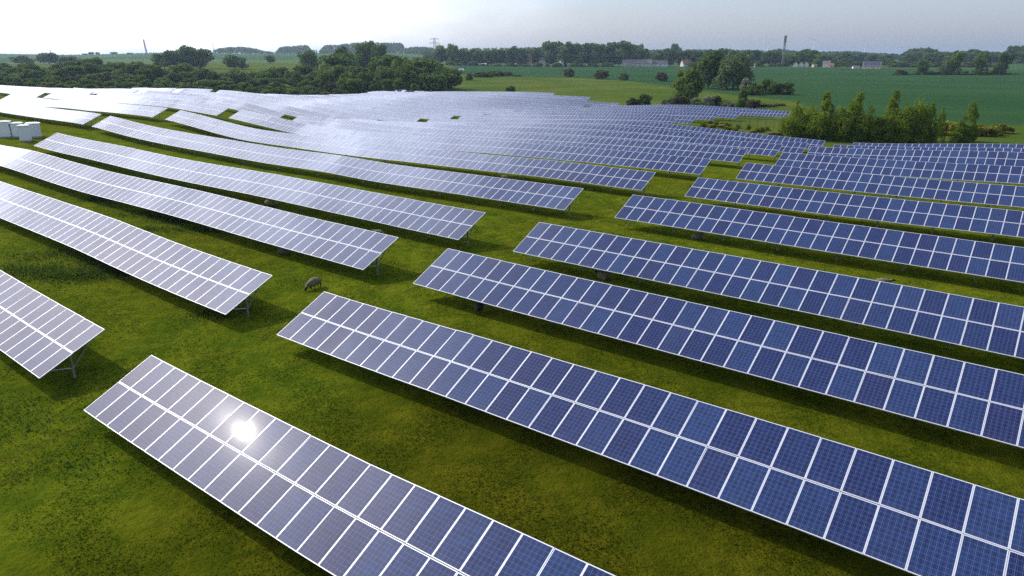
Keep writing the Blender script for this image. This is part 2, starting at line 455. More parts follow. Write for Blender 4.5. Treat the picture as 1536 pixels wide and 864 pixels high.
# tramlines and growth bands of the crop
spc = tg.n('ShaderNodeSeparateXYZ')
tg.l(geo.outputs['Position'], spc.inputs[0])
acr = tg.math('ADD', tg.math('MULTIPLY', spc.outputs[0], 0.42), tg.math('MULTIPLY', spc.outputs[1], 0.907))
trm = tg.math('LESS_THAN', tg.math('FRACT', tg.math('DIVIDE', tg.math('ADD', acr, tg.math('MULTIPLY', wob, 6.0)), 24.0)), 0.07)
bnd = tg.noise(None, 1.0, 3.0)
bv = tg.n('ShaderNodeCombineXYZ')
tg.l(tg.math('MULTIPLY', acr, 0.045), bv.inputs[0]); tg.l(tg.math('MULTIPLY', spc.outputs[0], 0.004), bv.inputs[1])
tg.l(bv.outputs[0], bnd.node.inputs['Vector'])
c = tg.mix(tg.math('MULTIPLY', tg.math('MULTIPLY', at_c.outputs['Fac'], tg.ramp(bnd, 0.4, 0.7)), 0.35), c, (0.058, 0.115, 0.036, 1))
c = tg.mix(tg.math('MULTIPLY', tg.math('MULTIPLY', trm, at_c.outputs['Fac']), 0.35), c, (0.050, 0.060, 0.030, 1))
bmp = tg.n('ShaderNodeBump')
bmp.inputs['Strength'].default_value = 0.9
bmp.inputs['Distance'].default_value = 0.2
tg.l(tg.math('ADD', gfine, tg.math('MULTIPLY', gtiny, 0.5)), bmp.inputs['Height'])
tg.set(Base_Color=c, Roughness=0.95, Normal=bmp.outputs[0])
tg.b.inputs['Specular IOR Level'].default_value = 0.0
gme = np_mesh('ground', np.c_[GX, GY, GZ], gf, [tg.m], smooth=True,
              attrs=[('crop', 'POINT', crop), ('meadow', 'POINT', meadow), ('farland', 'POINT', far_f)])
tag(link('ground', gme), kind='structure')

# ------------------------------------------------------------------ air
if HAZE:
    hb = MB()
    hb.box(-9600, 9600, -9600, 9600, float(GZ.min()) - 1.0, 92.0)
    th = NT('haze_air')
    th.t.nodes.remove(th.b)
    pv = th.n('ShaderNodeVolumePrincipled')
    pv.inputs['Color'].default_value = (0.62, 0.80, 1.0, 1)
    pv.inputs['Density'].default_value = HAZE
    pv.inputs['Anisotropy'].default_value = 0.35
    th.l(pv.outputs[0], th.t.nodes['Material Output'].inputs['Volume'])
    tag(hb.build('haze', th.m), kind='stuff')

# ------------------------------------------------------------------ materials of the arrays
tp = NT('solar_cells')
uvn = tp.n('ShaderNodeUVMap')
su = tp.n('ShaderNodeSeparateXYZ')
tp.l(uvn.outputs[0], su.inputs[0])
oi = tp.n('ShaderNodeObjectInfo')
pa = tp.n('ShaderNodeAttribute', attribute_name='pid')
pid = tp.math('FRACT', tp.math('ADD', oi.outputs['Random'], pa.outputs['Fac']))
fu = tp.math('FRACT', su.outputs['X'])
fv = tp.math('FRACT', su.outputs['Y'])
def near_edge(t, f, w):
    d = t.math('MINIMUM', f, t.math('SUBTRACT', 1.0, f))
    return t.math('LESS_THAN', d, w)
gapm = tp.math('MAXIMUM', near_edge(tp, fu, 0.020), near_edge(tp, fv, 0.016))
bus = near_edge(tp, tp.math('FRACT', tp.math('MULTIPLY', tp.math('ADD', fu, 0.25), 2.0)), 0.022)
cid = tp.n('ShaderNodeCombineXYZ')
tp.l(tp.math('FLOOR', su.outputs['X']), cid.inputs[0])
tp.l(tp.math('FLOOR', su.outputs['Y']), cid.inputs[1])
tp.l(tp.math('MULTIPLY', pid, 97.0), cid.inputs[2])
wnz = tp.n('ShaderNodeTexWhiteNoise', noise_dimensions='3D')
tp.l(cid.outputs[0], wnz.inputs['Vector'])
vor = tp.n('ShaderNodeTexVoronoi', voronoi_dimensions='3D')
vor.inputs['Scale'].default_value = 5.0
vc = tp.n('ShaderNodeCombineXYZ')
tp.l(su.outputs['X'], vc.inputs[0]); tp.l(su.outputs['Y'], vc.inputs[1]); tp.l(tp.math('MULTIPLY', pid, 31.0), vc.inputs[2])
tp.l(vc.outputs[0], vor.inputs['Vector'])
vs = tp.n('ShaderNodeSeparateColor')
tp.l(vor.outputs['Color'], vs.inputs[0])
# module tint: blue, some more violet, some greener or duller
cA = tp.mix(tp.ramp(pid, 0.05, 0.95), (0.010, 0.021, 0.095, 1), (0.017, 0.041, 0.132, 1))
pid2 = tp.n('ShaderNodeTexWhiteNoise', noise_dimensions='1D')
tp.l(tp.math('MULTIPLY', pid, 771.3), pid2.inputs['W'])
cB = tp.mix(tp.ramp(pid2.outputs['Value'], 0.80, 1.3), cA, (0.030, 0.029, 0.094, 1))
cellv = tp.math('ADD', 0.72, tp.math('ADD', tp.math('MULTIPLY', wnz.outputs['Value'], 0.34), tp.math('MULTIPLY', vs.outputs[0], 0.26)))
hsv = tp.n('ShaderNodeHueSaturation')
tp.l(cB, hsv.inputs['Color'])
tp.l(cellv, hsv.inputs['Value'])
cc = tp.mix(tp.math('MULTIPLY', bus, 0.45), hsv.outputs[0], (0.22, 0.25, 0.34, 1))
cc = tp.mix(tp.math('MULTIPLY', gapm, 0.62), cc, (0.26, 0.30, 0.42, 1))
dirt = tp.noise(tp.n('ShaderNodeNewGeometry').outputs['Position'], 0.9, 4.0)
# dust film: heavier along the lower edge of each module, streaky
stv = tp.n('ShaderNodeCombineXYZ')
tp.l(tp.math('MULTIPLY', su.outputs['X'], 1.6), stv.inputs[0]); tp.l(tp.math('MULTIPLY', su.outputs['Y'], 0.25), stv.inputs[1]); tp.l(tp.math('MULTIPLY', pid, 53.0), stv.inputs[2])
streak = tp.noise(stv.outputs[0], 1.6, 4.0, 0.6)
lowe = tp.ramp(su.outputs['Y'], 1.6, 0.0)
film = tp.math('ADD', tp.math('MULTIPLY', tp.ramp(streak, 0.45, 0.8), 0.05), tp.math('MULTIPLY', tp.math('MULTIPLY', lowe, streak), 0.12))
cc = tp.mix(film, cc, (0.20, 0.19, 0.19, 1))
rg = tp.math('ADD', 0.010, tp.math('MULTIPLY', tp.math('ADD', pid2.outputs['Value'], dirt), 0.010))
rip = tp.n('ShaderNodeBump')                    # rolled glass is never quite flat
rip.inputs['Strength'].default_value = 1.0
rip.inputs['Distance'].default_value = 0.0002
rv = tp.n('ShaderNodeCombineXYZ')
tp.l(su.outputs['X'], rv.inputs[0]); tp.l(su.outputs['Y'], rv.inputs[1]); tp.l(tp.math('MULTIPLY', pid, 17.0), rv.inputs[2])
tp.l(tp.noise(rv.outputs[0], 0.9, 2.0), rip.inputs['Height'])
tp.set(Base_Color=cc, Roughness=rg, IOR=1.5, Normal=rip.outputs[0])
tp.b.inputs['Specular IOR Level'].default_value = 0.5
tp.b.inputs['Coat Weight'].default_value = 0.014          # dust film: a wide soft lobe round the sun's image
tp.b.inputs['Coat Roughness'].default_value = 0.15
M_CELL = tp.m
M_ALU = plain('anodised_frame', (0.78, 0.79, 0.82), 0.5, 0.15)
M_BACK = plain('backsheet', (0.42, 0.42, 0.42), 0.7)
M_STEEL = plain('galvanised_steel', (0.32, 0.33, 0.33), 0.5, 0.55, var=0.25, scale=6.0)

# one module: frame ring, sides, cells, backsheet (all 4-sided)
FR = 0.027
def module_arrays():
    w, l, th_ = 1.003, 1.652, 0.04
    o = [(0, 0, 0), (w, 0, 0), (w, l, 0), (0, l, 0)]
    i = [(FR, FR, 0), (w - FR, FR, 0), (w - FR, l - FR, 0), (FR, l - FR, 0)]
    g = [(FR, FR, -.004), (w - FR, FR, -.004), (w - FR, l - FR, -.004), (FR, l - FR, -.004)]
    b = [(x, y, -th_) for x, y, z in o]
    V = np.array(o + i + g + b)
    F = [(8, 9, 10, 11)]
    for a in range(4):
        c_ = (a + 1) % 4
        F += [(a, c_, 4 + c_, 4 + a), (4 + a, 4 + c_, 8 + c_, 8 + a), (12 + a, 12 + c_, c_, a)]
    F += [(15, 14, 13, 12)]
    MI = [1] + [0] * 12 + [2]
    UV = np.zeros((len(F), 4, 2))
    UV[0] = [(0, 0), (6, 0), (6, 10), (0, 10)]
    return V, np.array(F), np.array(MI), UV
MV, MF, MMI, MUV = module_arrays()
MODULE = np_mesh('solar_panel', MV, MF, [M_ALU, M_CELL, M_BACK], MMI, uv=MUV, attrs=[('pid', 'FACE', np.zeros(len(MF)))])

ORD = ['first', 'second', 'third', 'fourth', 'fifth', 'sixth', 'seventh', 'eighth', 'ninth', 'tenth', 'eleventh', 'twelfth',
       'thirteenth', 'fourteenth', 'fifteenth', 'sixteenth', 'seventeenth', 'eighteenth', 'nineteenth', 'twentieth']
TROW = [0, 9.5, 17.9, 26.3, 35.0, 48.6, 62.3, 76.0, 89.6, 103.2, 117.0, 131.0] + [131 + 13.75 * k for k in range(1, 10)]
CT_, ST_, TT_ = math.cos(TILT), math.sin(TILT), math.tan(TILT)

POST_W = 0.11
def post_mesh(h):
    m = MB()                                   # C-section pile: web and two flanges
    m.box(-.06, .06, -.004, .004, -.35, h)
    m.box(-.06, -.052, .005, .07, -.35, h - .001)
    m.box(.052, .06, .005, .07, -.35, h - .001)
    return m.mesh('post', M_STEEL)
HP = EDGE + 1.5 * TT_ - 0.16
POST = post_mesh(HP)
_m = MB()
_m.bar((0, .14, EDGE + .14 * TT_ - .17), (0, 2.88, EDGE + 2.88 * TT_ - .17), .06, .10)
RAFTER = _m.mesh('rafter', M_STEEL)
_m = MB(); _m.bar((.035, 1.53, .62), (.035, 2.55, EDGE + 2.55 * TT_ - .20), .045, .045)
BRACE_UP = _m.mesh('brace', M_STEEL)
_m = MB(); _m.bar((.035, 1.47, .66), (.035, .50, EDGE + .50 * TT_ - .20), .045, .045)
BRACE_LOW = _m.mesh('brace', M_STEEL)

def strip_boxes(m, s0, zs, y, dz, w, h):
    """purlin following the row: zs = heights at every metre-long module edge"""
    for i in range(len(zs) - 1):
        m.bar((s0[i], y, zs[i] + dz), (s0[i + 1], y, zs[i + 1] + dz), w, h)

def make_array(s_a, s_b, k, label, group, detail, near_end):
    """one row of modules between s_a and s_b on line k; detail 2 = single modules and posts, 1 = single modules, 0 = far"""
    t0 = TROW[k]
    n = int(round((s_b - s_a) / PW))
    edges = s_a + PW * np.arange(n + 1)
    zb = edge_st(edges, np.full(n + 1, t0))
    ref = near_end
    ix = int(np.argmin(abs(edges - ref)))
    x, y = st_xy(edges[ix], t0)
    gz0 = zb[ix] - EDGE
    root = empty('solar_array', (x, y, gz0), AZ)
    tag(root, label, 'solar array', group)
    se = edges - edges[ix]
    ze = zb - gz0
    mid = np.hypot(*st_xy(edges[:-1] + .5, t0))
    order = np.argsort(mid)
    single = set(order[:50].tolist()) if detail else set()
    MVs, pids = [], []
    for i in range(n):
        sl = math.atan2(ze[i + 1] - ze[i], PW)
        for row in (0, 1):
            v0 = row * (SL - 1.652)
            jx, jy = rnd.gauss(0, .0030), rnd.gauss(0, .0030)
            e = Euler((TILT + jx, -sl + jy, 0), 'XYZ')
            loc = Vector((se[i] + .0035, v0 * CT_, ze[i] + v0 * ST_ + (.006 * math.tan(sl))))
            if i in single:
                p = link('solar_panel', MODULE, root, loc, e)
            else:
                M = np.array(e.to_matrix())
                MVs.append(MV @ M.T + np.array(loc))
                pids.append(rnd.random())
    if MVs:
        q = len(MVs)
        V = np.concatenate(MVs)
        F = (MF[None] + 16 * np.arange(q)[:, None, None]).reshape(-1, 4)
        me = np_mesh('solar_panels', V, F, [M_ALU, M_CELL, M_BACK], np.tile(MMI, q),
                     uv=np.tile(MUV, (q, 1, 1)), attrs=[('pid', 'FACE', np.repeat(pids, len(MF)))])
        tag(link('solar_panels', me, root), kind='stuff')
    # rails under the modules
    for yy in (.55, 2.45):
        m = MB()
        step = 1 if detail else 2
        strip_boxes(m, se[::step], ze[::step], yy, yy * TT_ - .085, .06, .08)
        m.build('purlin', M_STEEL, root)
    # posts
    np_ = max(2, int(round((n * PW - .9) / 3.9)) + 1)
    ps = np.linspace(edges[0] + .45, edges[-1] - .45, np_)
    pz = edge_st(ps, np.full(np_, t0)) - gz0 - EDGE
    if detail == 2:
        o2 = np.argsort(np.hypot(*st_xy(ps, t0)))[:30]
    else:
        o2 = []
    far = MB()
    for j in range(np_):
        lx = ps[j] - edges[ix]
        if j in o2:
            link('post', POST, root, (lx, 1.5, pz[j]))
            link('rafter', RAFTER, root, (lx + .09, 0, pz[j]))
            link('brace', BRACE_UP, root, (lx, 0, pz[j]))
            link('brace', BRACE_LOW, root, (lx, 0, pz[j]))
        else:
            far.box(lx - .06, lx + .06, 1.46, 1.54, pz[j] - .35, pz[j] + HP)
            far.bar((lx + .09, .14, pz[j] + EDGE + .14 * TT_ - .17), (lx + .09, 2.88, pz[j] + EDGE + 2.88 * TT_ - .17), .06, .10)
            far.bar((lx, 1.55, pz[j] + .62), (lx, 2.55, pz[j] + EDGE + 2.55 * TT_ - .20), .045)
            far.bar((lx, 1.45, pz[j] + .66), (lx, .50, pz[j] + EDGE + .50 * TT_ - .20), .045)
    if far.v:
        far.build('support_frame', M_STEEL, root)
    return root

RS = {1: -29.3, 2: -28.0, 3: -27.05}
for k in range(1, 12):
    make_array(RS.get(k, -26.5), RS.get(k, -26.5) + 37.4 + (2 if k > 6 else 0), k,
               'blue solar panel row right of the grass aisle, %s from the front' % ORD[k - 1],
               'solar panel rows right of the grass aisle', 2 if k <= 5 else (1 if k <= 8 else 0), RS.get(k, -26.5))
LE = {1: -33.45, 2: -32.4, 3: -31.4}
LR = {k: -31.0 for k in range(4, 12)}
LR.update({12: -66.8, 13: -67.0, 14: -67.0, 15: -66.8, 16: -57.0, 17: -66.9, 18: -125.6, 19: -146, 20: -172.5})
LR.update(LE)
LL = {1: -60, 2: -88, 3: -108, 4: -105.0, 5: -120.2, 6: -124.0, 7: -126.6, 8: -127, 9: -127.5, 10: -127.5, 11: -128.2, 12: -129, 13: -129,
      14: -129, 15: -129, 16: -129, 17: -129, 18: -262, 19: -243, 20: -245}
for k in range(1, 21):
    lab = 'long pale solar panel row left of the grass aisle, %s from the front' % ORD[k - 1]
    if 12 <= k <= 17:
        lab = 'solar panel row ending before the tall shrubs, %s from the front' % ORD[k - 1]
    if k >= 18:
        lab = 'distant solar panel row at the meadow edge, %s from the back' % ORD[20 - k]
    make_array(LL[k], LR[k], k, lab, 'solar panel rows left of the grass aisle',
               (2 if k <= 5 else (1 if k <= 8 else 0)), LR[k])
MR = {5: -123.6, 6: -127.8, 7: -130.6}
ML = {5: -206, 6: -203, 7: -214.5, 8: -217.5, 9: -218.5, 10: -223.0, 11: -226.5, 12: -249, 13: -240, 14: -262, 15: -258, 16: -255, 17: -250}
for k in range(5, 18):
    make_array(ML[k], MR.get(k, -131.8), k, 'white glaring solar panel row past the second grass gap, %s from front' % ORD[k - 5],
               'solar panel rows between the two far gaps', 0, MR.get(k, -131.8))
NRR = {7: -219.5, 8: -222, 9: -224, 10: -228, 11: -230.5, 19: -248.5, 20: -250.5}
NL = {7: -290, 8: -320, 9: -345, 10: -306, 11: -288, 19: -277, 20: -292}
for q, k in enumerate((7, 8, 9, 10, 11, 19, 20)):
    make_array(NL[k], NRR[k], k, 'white glaring far solar panel row below the dark wood, %s from front' % ORD[q],
               'solar panel rows below the wood', 0, NRR[k])

# ------------------------------------------------------------------ trees
def foliage(name, a, b, trans=0.4):
    t = NT(name)
    oi_ = t.n('ShaderNodeObjectInfo')
    lv = t.n('ShaderNodeAttribute', attribute_name='leaf')
    f = t.math('ADD', t.math('MULTIPLY', lv.outputs['Fac'], 0.75), t.math('MULTIPLY', oi_.outputs['Random'], 0.35))
    col = t.mix(f, a + (1,), b + (1,))
    t.set(Base_Color=col, Roughness=0.75)
    t.b.inputs['Specular IOR Level'].default_value = 0.2
    tr = t.n('ShaderNodeBsdfTranslucent')
    t.l(col, tr.inputs['Color'])
    mx = t.n('ShaderNodeMixShader')
    mx.inputs[0].default_value = trans
    t.l(t.b.outputs[0], mx.inputs[1]); t.l(tr.outputs[0], mx.inputs[2])
    t.l(mx.outputs[0], t.t.nodes['Material Output'].inputs['Surface'])
    return t.m
M_BARK = plain('bark', (0.10, 0.08, 0.06), 0.9, var=0.4, scale=5)
F_DARK = foliage('leaves_dark', (0.040, 0.082, 0.014), (0.160, 0.240, 0.045))
F_MID = foliage('leaves_mid', (0.056, 0.108, 0.016), (0.170, 0.250, 0.040))
F_WILLOW = foliage('leaves_willow', (0.075, 0.125, 0.040), (0.175, 0.240, 0.085))
F_YOUNG = foliage('leaves_young', (0.095, 0.160, 0.008), (0.250, 0.325, 0.022), 0.5)
F_BROOM = foliage('leaves_broom', (0.110, 0.130, 0.012), (0.42, 0.38, 0.045))
F_RED = foliage('leaves_reddish', (0.045, 0.054, 0.018), (0.125, 0.120, 0.038))
F_BLOOM = foliage('leaves_blossom', (0.045, 0.075, 0.012), (0.30, 0.32, 0.20))

def crown_mesh(name, mat, kind, seed, leaves, size):
    """leaf-sized faces through lobes of a unit-high crown (z 0..1, radius about .5)"""
    g = np.random.default_rng(seed)
    lobes = []
    if kind == 'broad':
        nl = 34
        for i in range(nl):
            z = g.uniform(.20, .90)
            rr_ = .40 * math.sqrt(max(.04, 1 - ((z - .52) / .50) ** 2)) * g.uniform(.35, 1.02)
            a = g.uniform(0, 6.283)
            lobes.append((rr_ * math.cos(a), rr_ * math.sin(a), z, g.uniform(.10, .19), g.uniform(.75, 1.0)))
        lobes += [(0, 0, .5, .30, 1.1), (.02, .03, .78, .17, 1)]
    elif kind == 'bush':
        for i in range(26):
            z = g.uniform(.05, .82)
            rr_ = .42 * math.sqrt(max(.05, 1 - (z / .98) ** 2)) * g.uniform(.3, 1.05)
            a = g.uniform(0, 6.283)
            lobes.append((rr_ * math.cos(a), rr_ * math.sin(a), z, g.uniform(.12, .22), g.uniform(.75, 1.05)))
        lobes += [(0, 0, .4, .33, 1)]
    elif kind == 'young':
        for i in range(40):
            z = g.uniform(.04, 1) ** .8 * .97
            w = .42 * (1 - z) ** .65 + .03
            rr_ = w * g.uniform(.1, 1.0)
            a = g.uniform(0, 6.283)
            lobes.append((rr_ * math.cos(a), rr_ * math.sin(a), z, g.uniform(.06, .13) * (1.35 - .75 * z), g.uniform(.9, 1.5)))
    elif kind == 'willow':
        for i in range(44):
            z = g.uniform(.10, .86)
            rr_ = .43 * math.sqrt(max(.05, 1 - ((z - .36) / .60) ** 2)) * g.uniform(.3, 1.02)
            a = g.uniform(0, 6.283)
            lobes.append((rr_ * math.cos(a), rr_ * math.sin(a), z, g.uniform(.08, .15), g.uniform(1.2, 1.8)))
        lobes += [(0, 0, .45, .30, 1.1)]
    elif kind == 'lean':
        for i in range(26):
            z = g.uniform(.25, .95)
            rr_ = .26 * g.uniform(0, 1)
            a = g.uniform(0, 6.283)
            lobes.append((rr_ * math.cos(a) + .28 * (z - .4), rr_ * math.sin(a), z, g.uniform(.08, .16), g.uniform(.8, 1.2)))
        for i in range(10):
            a = g.uniform(0, 6.283)
            lobes.append((.3 * math.cos(a) * g.uniform(.2, 1), .3 * math.sin(a), g.uniform(.06, .2), .11, .8))
    L = np.array(lobes)
    wgt = L[:, 3] ** 2
    pick = g.choice(len(L), leaves, p=wgt / wgt.sum())
    d = g.normal(size=(leaves, 3))
    d /= np.linalg.norm(d, axis=1)[:, None]
    rad_ = g.uniform(.55, 1.12, leaves) ** .7
    c = L[pick, :3] + d * (L[pick, 3] * rad_)[:, None] * np.c_[np.ones(leaves), np.ones(leaves), L[pick, 4]]
    c[:, 2] = np.clip(c[:, 2], .01, 1.02)
    nrm_ = d + g.normal(size=(leaves, 3)) * .75
    nrm_ /= np.linalg.norm(nrm_, axis=1)[:, None]
    u = np.cross(nrm_, g.normal(size=(leaves, 3)))
    u /= np.linalg.norm(u, axis=1)[:, None]
    v = np.cross(nrm_, u)
    s = size * g.uniform(.6, 1.35, leaves)[:, None]
    P = np.stack([c - u * s * .6 - v * s * .25, c + u * s * .25 - v * s * .6, c + u * s * .6 + v * s * .25, c - u * s * .25 + v * s * .6], 1)
    lob_v = g.uniform(0, 1, len(L))
    val = np.clip(.72 * lob_v[pick] + .28 * g.uniform(0, 1, leaves) + .25 * (c[:, 2] - .5), 0, 1)  # random per lobe; lit crown tops painted in, leaves lighter upwards
    F = np.arange(leaves * 4).reshape(-1, 4)
    return np_mesh(name, P.reshape(-1, 3), F, [mat], attrs=[('leaf', 'FACE', val)])

def trunk_mesh(seed, z_top=.72, r=.022, lean=0.0):
    g = random.Random(seed)
    m = MB()
    pts = [(0, 0, -.03)]
    for i in range(1, 5):
        z = z_top * i / 4
        pts.append((g.uniform(-.015, .015) + lean * z, g.uniform(-.015, .015), z))
    for i in range(4):
        m.tube(pts[i], pts[i + 1], r * (1 - .2 * i), r * (1 - .2 * (i + 1)), 7)
    for i in range(5):
        b = pts[2 + i % 3]
        a = g.uniform(0, 6.283)
        m.tube(b, (b[0] + .24 * math.cos(a), b[1] + .24 * math.sin(a), b[2] + g.uniform(.12, .26)), r * .5, r * .12, 5)
    return m.mesh('trunk', M_BARK, True)

KINDS = {}
def kind(nm, mat, shape, seeds, leaves, size, ztop=.72, r=.022, lean=0.0):
    KINDS[nm] = [(crown_mesh('crown', mat, shape, s_, leaves, size), trunk_mesh(s_, ztop, r, lean)) for s_ in seeds]
kind('dark', F_DARK, 'broad', (1, 2, 3, 4), 3000, .060)
kind('mid', F_MID, 'broad', (5, 6, 7), 3000, .060)
kind('bush', F_MID, 'bush', (8, 9, 10), 2400, .075, .5, .02)
kind('darkbush', F_DARK, 'bush', (11, 12, 13), 2400, .075, .5, .02)
kind('redbush', F_RED, 'bush', (14, 15), 2200, .075, .5, .02)
kind('willow', F_WILLOW, 'willow', (16, 17), 5200, .038)
kind('young', F_YOUNG, 'young', (18, 19, 20, 21), 3000, .034, .9, .012)
kind('youngsoft', F_YOUNG, 'willow', (32, 33, 34), 3000, .036, .8, .012)
kind('youngbush', F_YOUNG, 'bush', (22, 23), 2000, .052, .5, .015)
kind('broom', F_BROOM, 'bush', (24, 25, 26), 2200, .085, .4, .012)
kind('bloom', F_BLOOM, 'bush', (27, 28), 2200, .075, .5, .015)
kind('lean', F_MID, 'lean', (29, 30, 31), 2600, .050, .85, .02, .28)

_tk = 0
def tree(nm, x, y, z, h, w, label, group=None, name=None, cat='tree'):
    global _tk
    _tk += 1
    cm, tm = KINDS[nm][_tk % len(KINDS[nm])]
    root = empty(name or 'tree', (x, y, z - .05 * h * 0.3), rnd.uniform(0, 6.28) if nm != 'lean' else rnd.uniform(-.5, .5))
    root.scale = (w, w, h)
    tag(root, label, cat, group)
    link('trunk', tm, root)
    link('crown', cm, root)
    return root

def tree_px(nm, px, ytop, Y, wpx, label, group=None, name=None, cat='tree', ybase=None):
    """a plant under pixel column px, its top at row ytop, standing at distance Y ahead"""
    if ybase is not None:
        x, y, z = gpt(px, ybase)
        Y = y
    else:
        x, y, z = at_depth(px, Y)
    h = max(1.0, z_at(ytop, Y) - z)
    return tree(nm, x, y, z, h, wpx * (CP * Y + 4) / FPX / .92, label, group, name, cat)

# the dark wood behind the array
WOOD = 'trees of the wood behind the solar field'
LW = ['dark green tree in the dense wood behind the solar field', 'mid green tree in the dense wood behind the solar field',
      'rounded bush at the foot of the wood behind the solar field']
g_ = random.Random(5)
top_px = [-60, 0, 60, 100, 180, 235, 262, 300, 330, 360, 400, 440, 480, 505, 530, 545, 575, 610, 640, 675, 690]
top_y = [96, 95, 94, 93, 92, 93, 100, 103, 104, 104, 104, 102, 98, 92, 98, 100, 88, 90, 92, 103, 108]
for layer, (Y, n, dy, hf) in enumerate(((455, 34, 0, 1.0), (425, 34, 5, 1.0), (398, 34, 13, .9), (374, 38, 22, .8))):
    for i in range(n):
        px = -70 + (740 if layer < 3 else 700) * (i + g_.uniform(.15, .85)) / n
        ty = np.interp(px, top_px, top_y) + dy + g_.choice([-6, -3, 0, 2, 5, 8]) + g_.uniform(-2, 3)
        yy = Y + g_.uniform(-9, 9) - max(0, px - 380) * .10
        nm = g_.choice(['dark', 'dark', 'mid', 'dark', 'bush'] if layer < 3 else ['bush', 'bush', 'darkbush', 'mid', 'redbush'])
        wpx = g_.uniform(25, 40) if layer < 3 else g_.uniform(17, 28)
        lab = LW[0] if nm == 'dark' else (LW[1] if nm == 'mid' else LW[2])
        tree_px(nm, px, ty, yy, wpx, lab, WOOD, 'tree' if nm in ('dark', 'mid') else 'bush', 'tree' if nm in ('dark', 'mid') else 'bush')

T = tree_px
for q, (off, n, up) in enumerate(((34, 40, 13), (14, 46, 6))):
    for i in range(n):
        px = -60 + 725 * (i + g_.uniform(.1, .9)) / n
        Y = np.interp(px, [-60, 0, 200, 400, 548, 640, 680], [292, 292, 284, 300, 345, 356, 362]) + off + g_.uniform(-4, 6)
        sk = np.interp(px, [-60, 0, 65, 112, 200, 300, 400, 490, 550, 680], [127, 128, 131, 134, 133, 134, 141, 142, 138, 137])
        nm = g_.choice(['bush', 'darkbush', 'darkbush', 'bush', 'dark'])
        tree_px(nm, px, sk - up - g_.uniform(-2, 5) * (1 if px < 420 else .6), Y, g_.uniform(16, 27), 'rounded bush at the foot of the wood behind the solar field', WOOD, 'bush', 'bush')
# single trees standing out above and behind the wood
for px, yt, w in ((262, 75, 44), (283, 68, 40), (302, 73, 40), (248, 80, 30)):
    T('dark', px, yt, 700, w, 'tall round dark tree in the clump rising behind the wood at left', 'clump of tall round trees behind the wood')
T('dark', 75, 79, 900, 36, 'low round slate blue tree standing far beyond the wood at the left')
T('dark', 355, 82, 690, 36, 'lone spreading tree on the pale field right of the round clump')
T('mid', 36, 83, 880, 30, 'pale misty tree left of the slate blue round tree')
T('mid', 105, 84, 860, 26, 'pale green tree right of the slate blue round tree')
T('mid', 463, 74, 640, 30, 'bright green rounded tree on the far side of the wood')
T('dark', 518, 69, 520, 36, 'tall dark tree with a stepped crown rising from the wood')
T('dark', 506, 82, 470, 50, 'broad dark tree filling the middle of the wood')
T('dark', 549, 62, 660, 34, 'tallest dark tree of the skyline with two heads, left part', 'two tall dark trees on the skyline')
T('dark', 570, 66, 650, 30, 'tallest dark tree of the skyline with two heads, right part', 'two tall dark trees on the skyline')
T('mid', 586, 82, 430, 62, 'wide olive green tree with a domed crown at the wood edge')
T('dark', 634, 88, 425, 64, 'wide very dark tree at the right end of the wood')
T('mid', 673, 100, 420, 46, 'low sloping tree tapering off the right end of the wood')
T('bush', 600, 121, 372, 40, 'pale green bush in front of the wood right end, beside the panels', None, 'bush', 'bush')
T('bush', 560, 124, 368, 34, 'yellowish bush at the foot of the olive tree beside the panels', None, 'bush', 'bush')
T('dark', 406, 83, 1000, 16, 'small dark tree alone on the bright field above the wood')
for px, yt, w in ((130, 80, 8), (139, 78, 9), (149, 78, 7), (173, 78, 12), (197, 79, 9), (160, 82, 8)):
    T('dark', px, yt, 2100, w, 'tiny dark tree along the skyline hedge at the far left', 'tiny trees on the left skyline')
# hedge and village trees
for px, yt, w, Y in ((704, 109, 12, 540), (722, 107, 30, 600), (742, 105, 30, 620), (760, 107, 26, 640), (776, 112, 14, 630)):
    T('darkbush', px, yt, Y, w, 'dark rounded bush of the low hedge between meadow and crop field', 'bushes of the low hedge', 'bush', 'bush')
VIL = 'trees round the village'
g_ = random.Random(9)
vt = [(662, 67, 26), (681, 65, 18), (694, 72, 22), (707, 72, 24), (722, 74, 22), (738, 74, 20), (752, 73, 20), (768, 68, 20), (782, 72, 22), (800, 71, 22),
      (829, 61, 34), (850, 62, 28), (866, 65, 22), (884, 64, 32), (899, 64, 22), (917, 63, 26), (934, 61, 38), (948, 68, 26), (963, 72, 24), (985, 74, 22),
      (1005, 73, 22), (1026, 74, 22), (1044, 76, 24), (1064, 74, 24), (1084, 72, 24), (1105, 74, 26), (1125, 74, 26), (1142, 79, 20), (1156, 76, 26), (1176, 84, 22),
      (1190, 82, 18), (1201, 74, 30), (1215, 74, 26), (1231, 81, 20), (1256, 88, 20), (1270, 87, 22), (1284, 92, 20), (1327, 88, 22), (1345, 92, 26), (1364, 92, 22)]
for px, yt, w in vt:
    nm = g_.choice(['dark', 'dark', 'dark', 'mid'])
    T(nm, px, yt + g_.uniform(-.5, 1), 1035 + g_.uniform(-20, 60), w * 1.1, ('dark green' if nm == 'dark' else 'mid green') + ' tree among the village houses beyond the crop field', VIL)
for i in range(70):
    px = 655 + 720 * (i + g_.uniform(0, 1)) / 70
    if 925 < px < 1035 or 1270 < px < 1335 and i % 3:
        continue
    T(g_.choice(['bush', 'darkbush', 'bush']), px, g_.uniform(88, 97), 985 + g_.uniform(-8, 40), g_.uniform(8, 17), 'small bush in the village gardens beyond the crop field', VIL, 'bush', 'bush')
for i in range(46):
    px = 640 + 900 * (i + g_.uniform(0, 1)) / 46
    T('dark', px, g_.uniform(77, 83), 1250 + g_.uniform(0, 160), g_.uniform(16, 30), 'distant dark tree behind the village', 'trees behind the village')
T('dark', 957, 66, 1500, 15, 'round distant tree standing above the long barn roof')
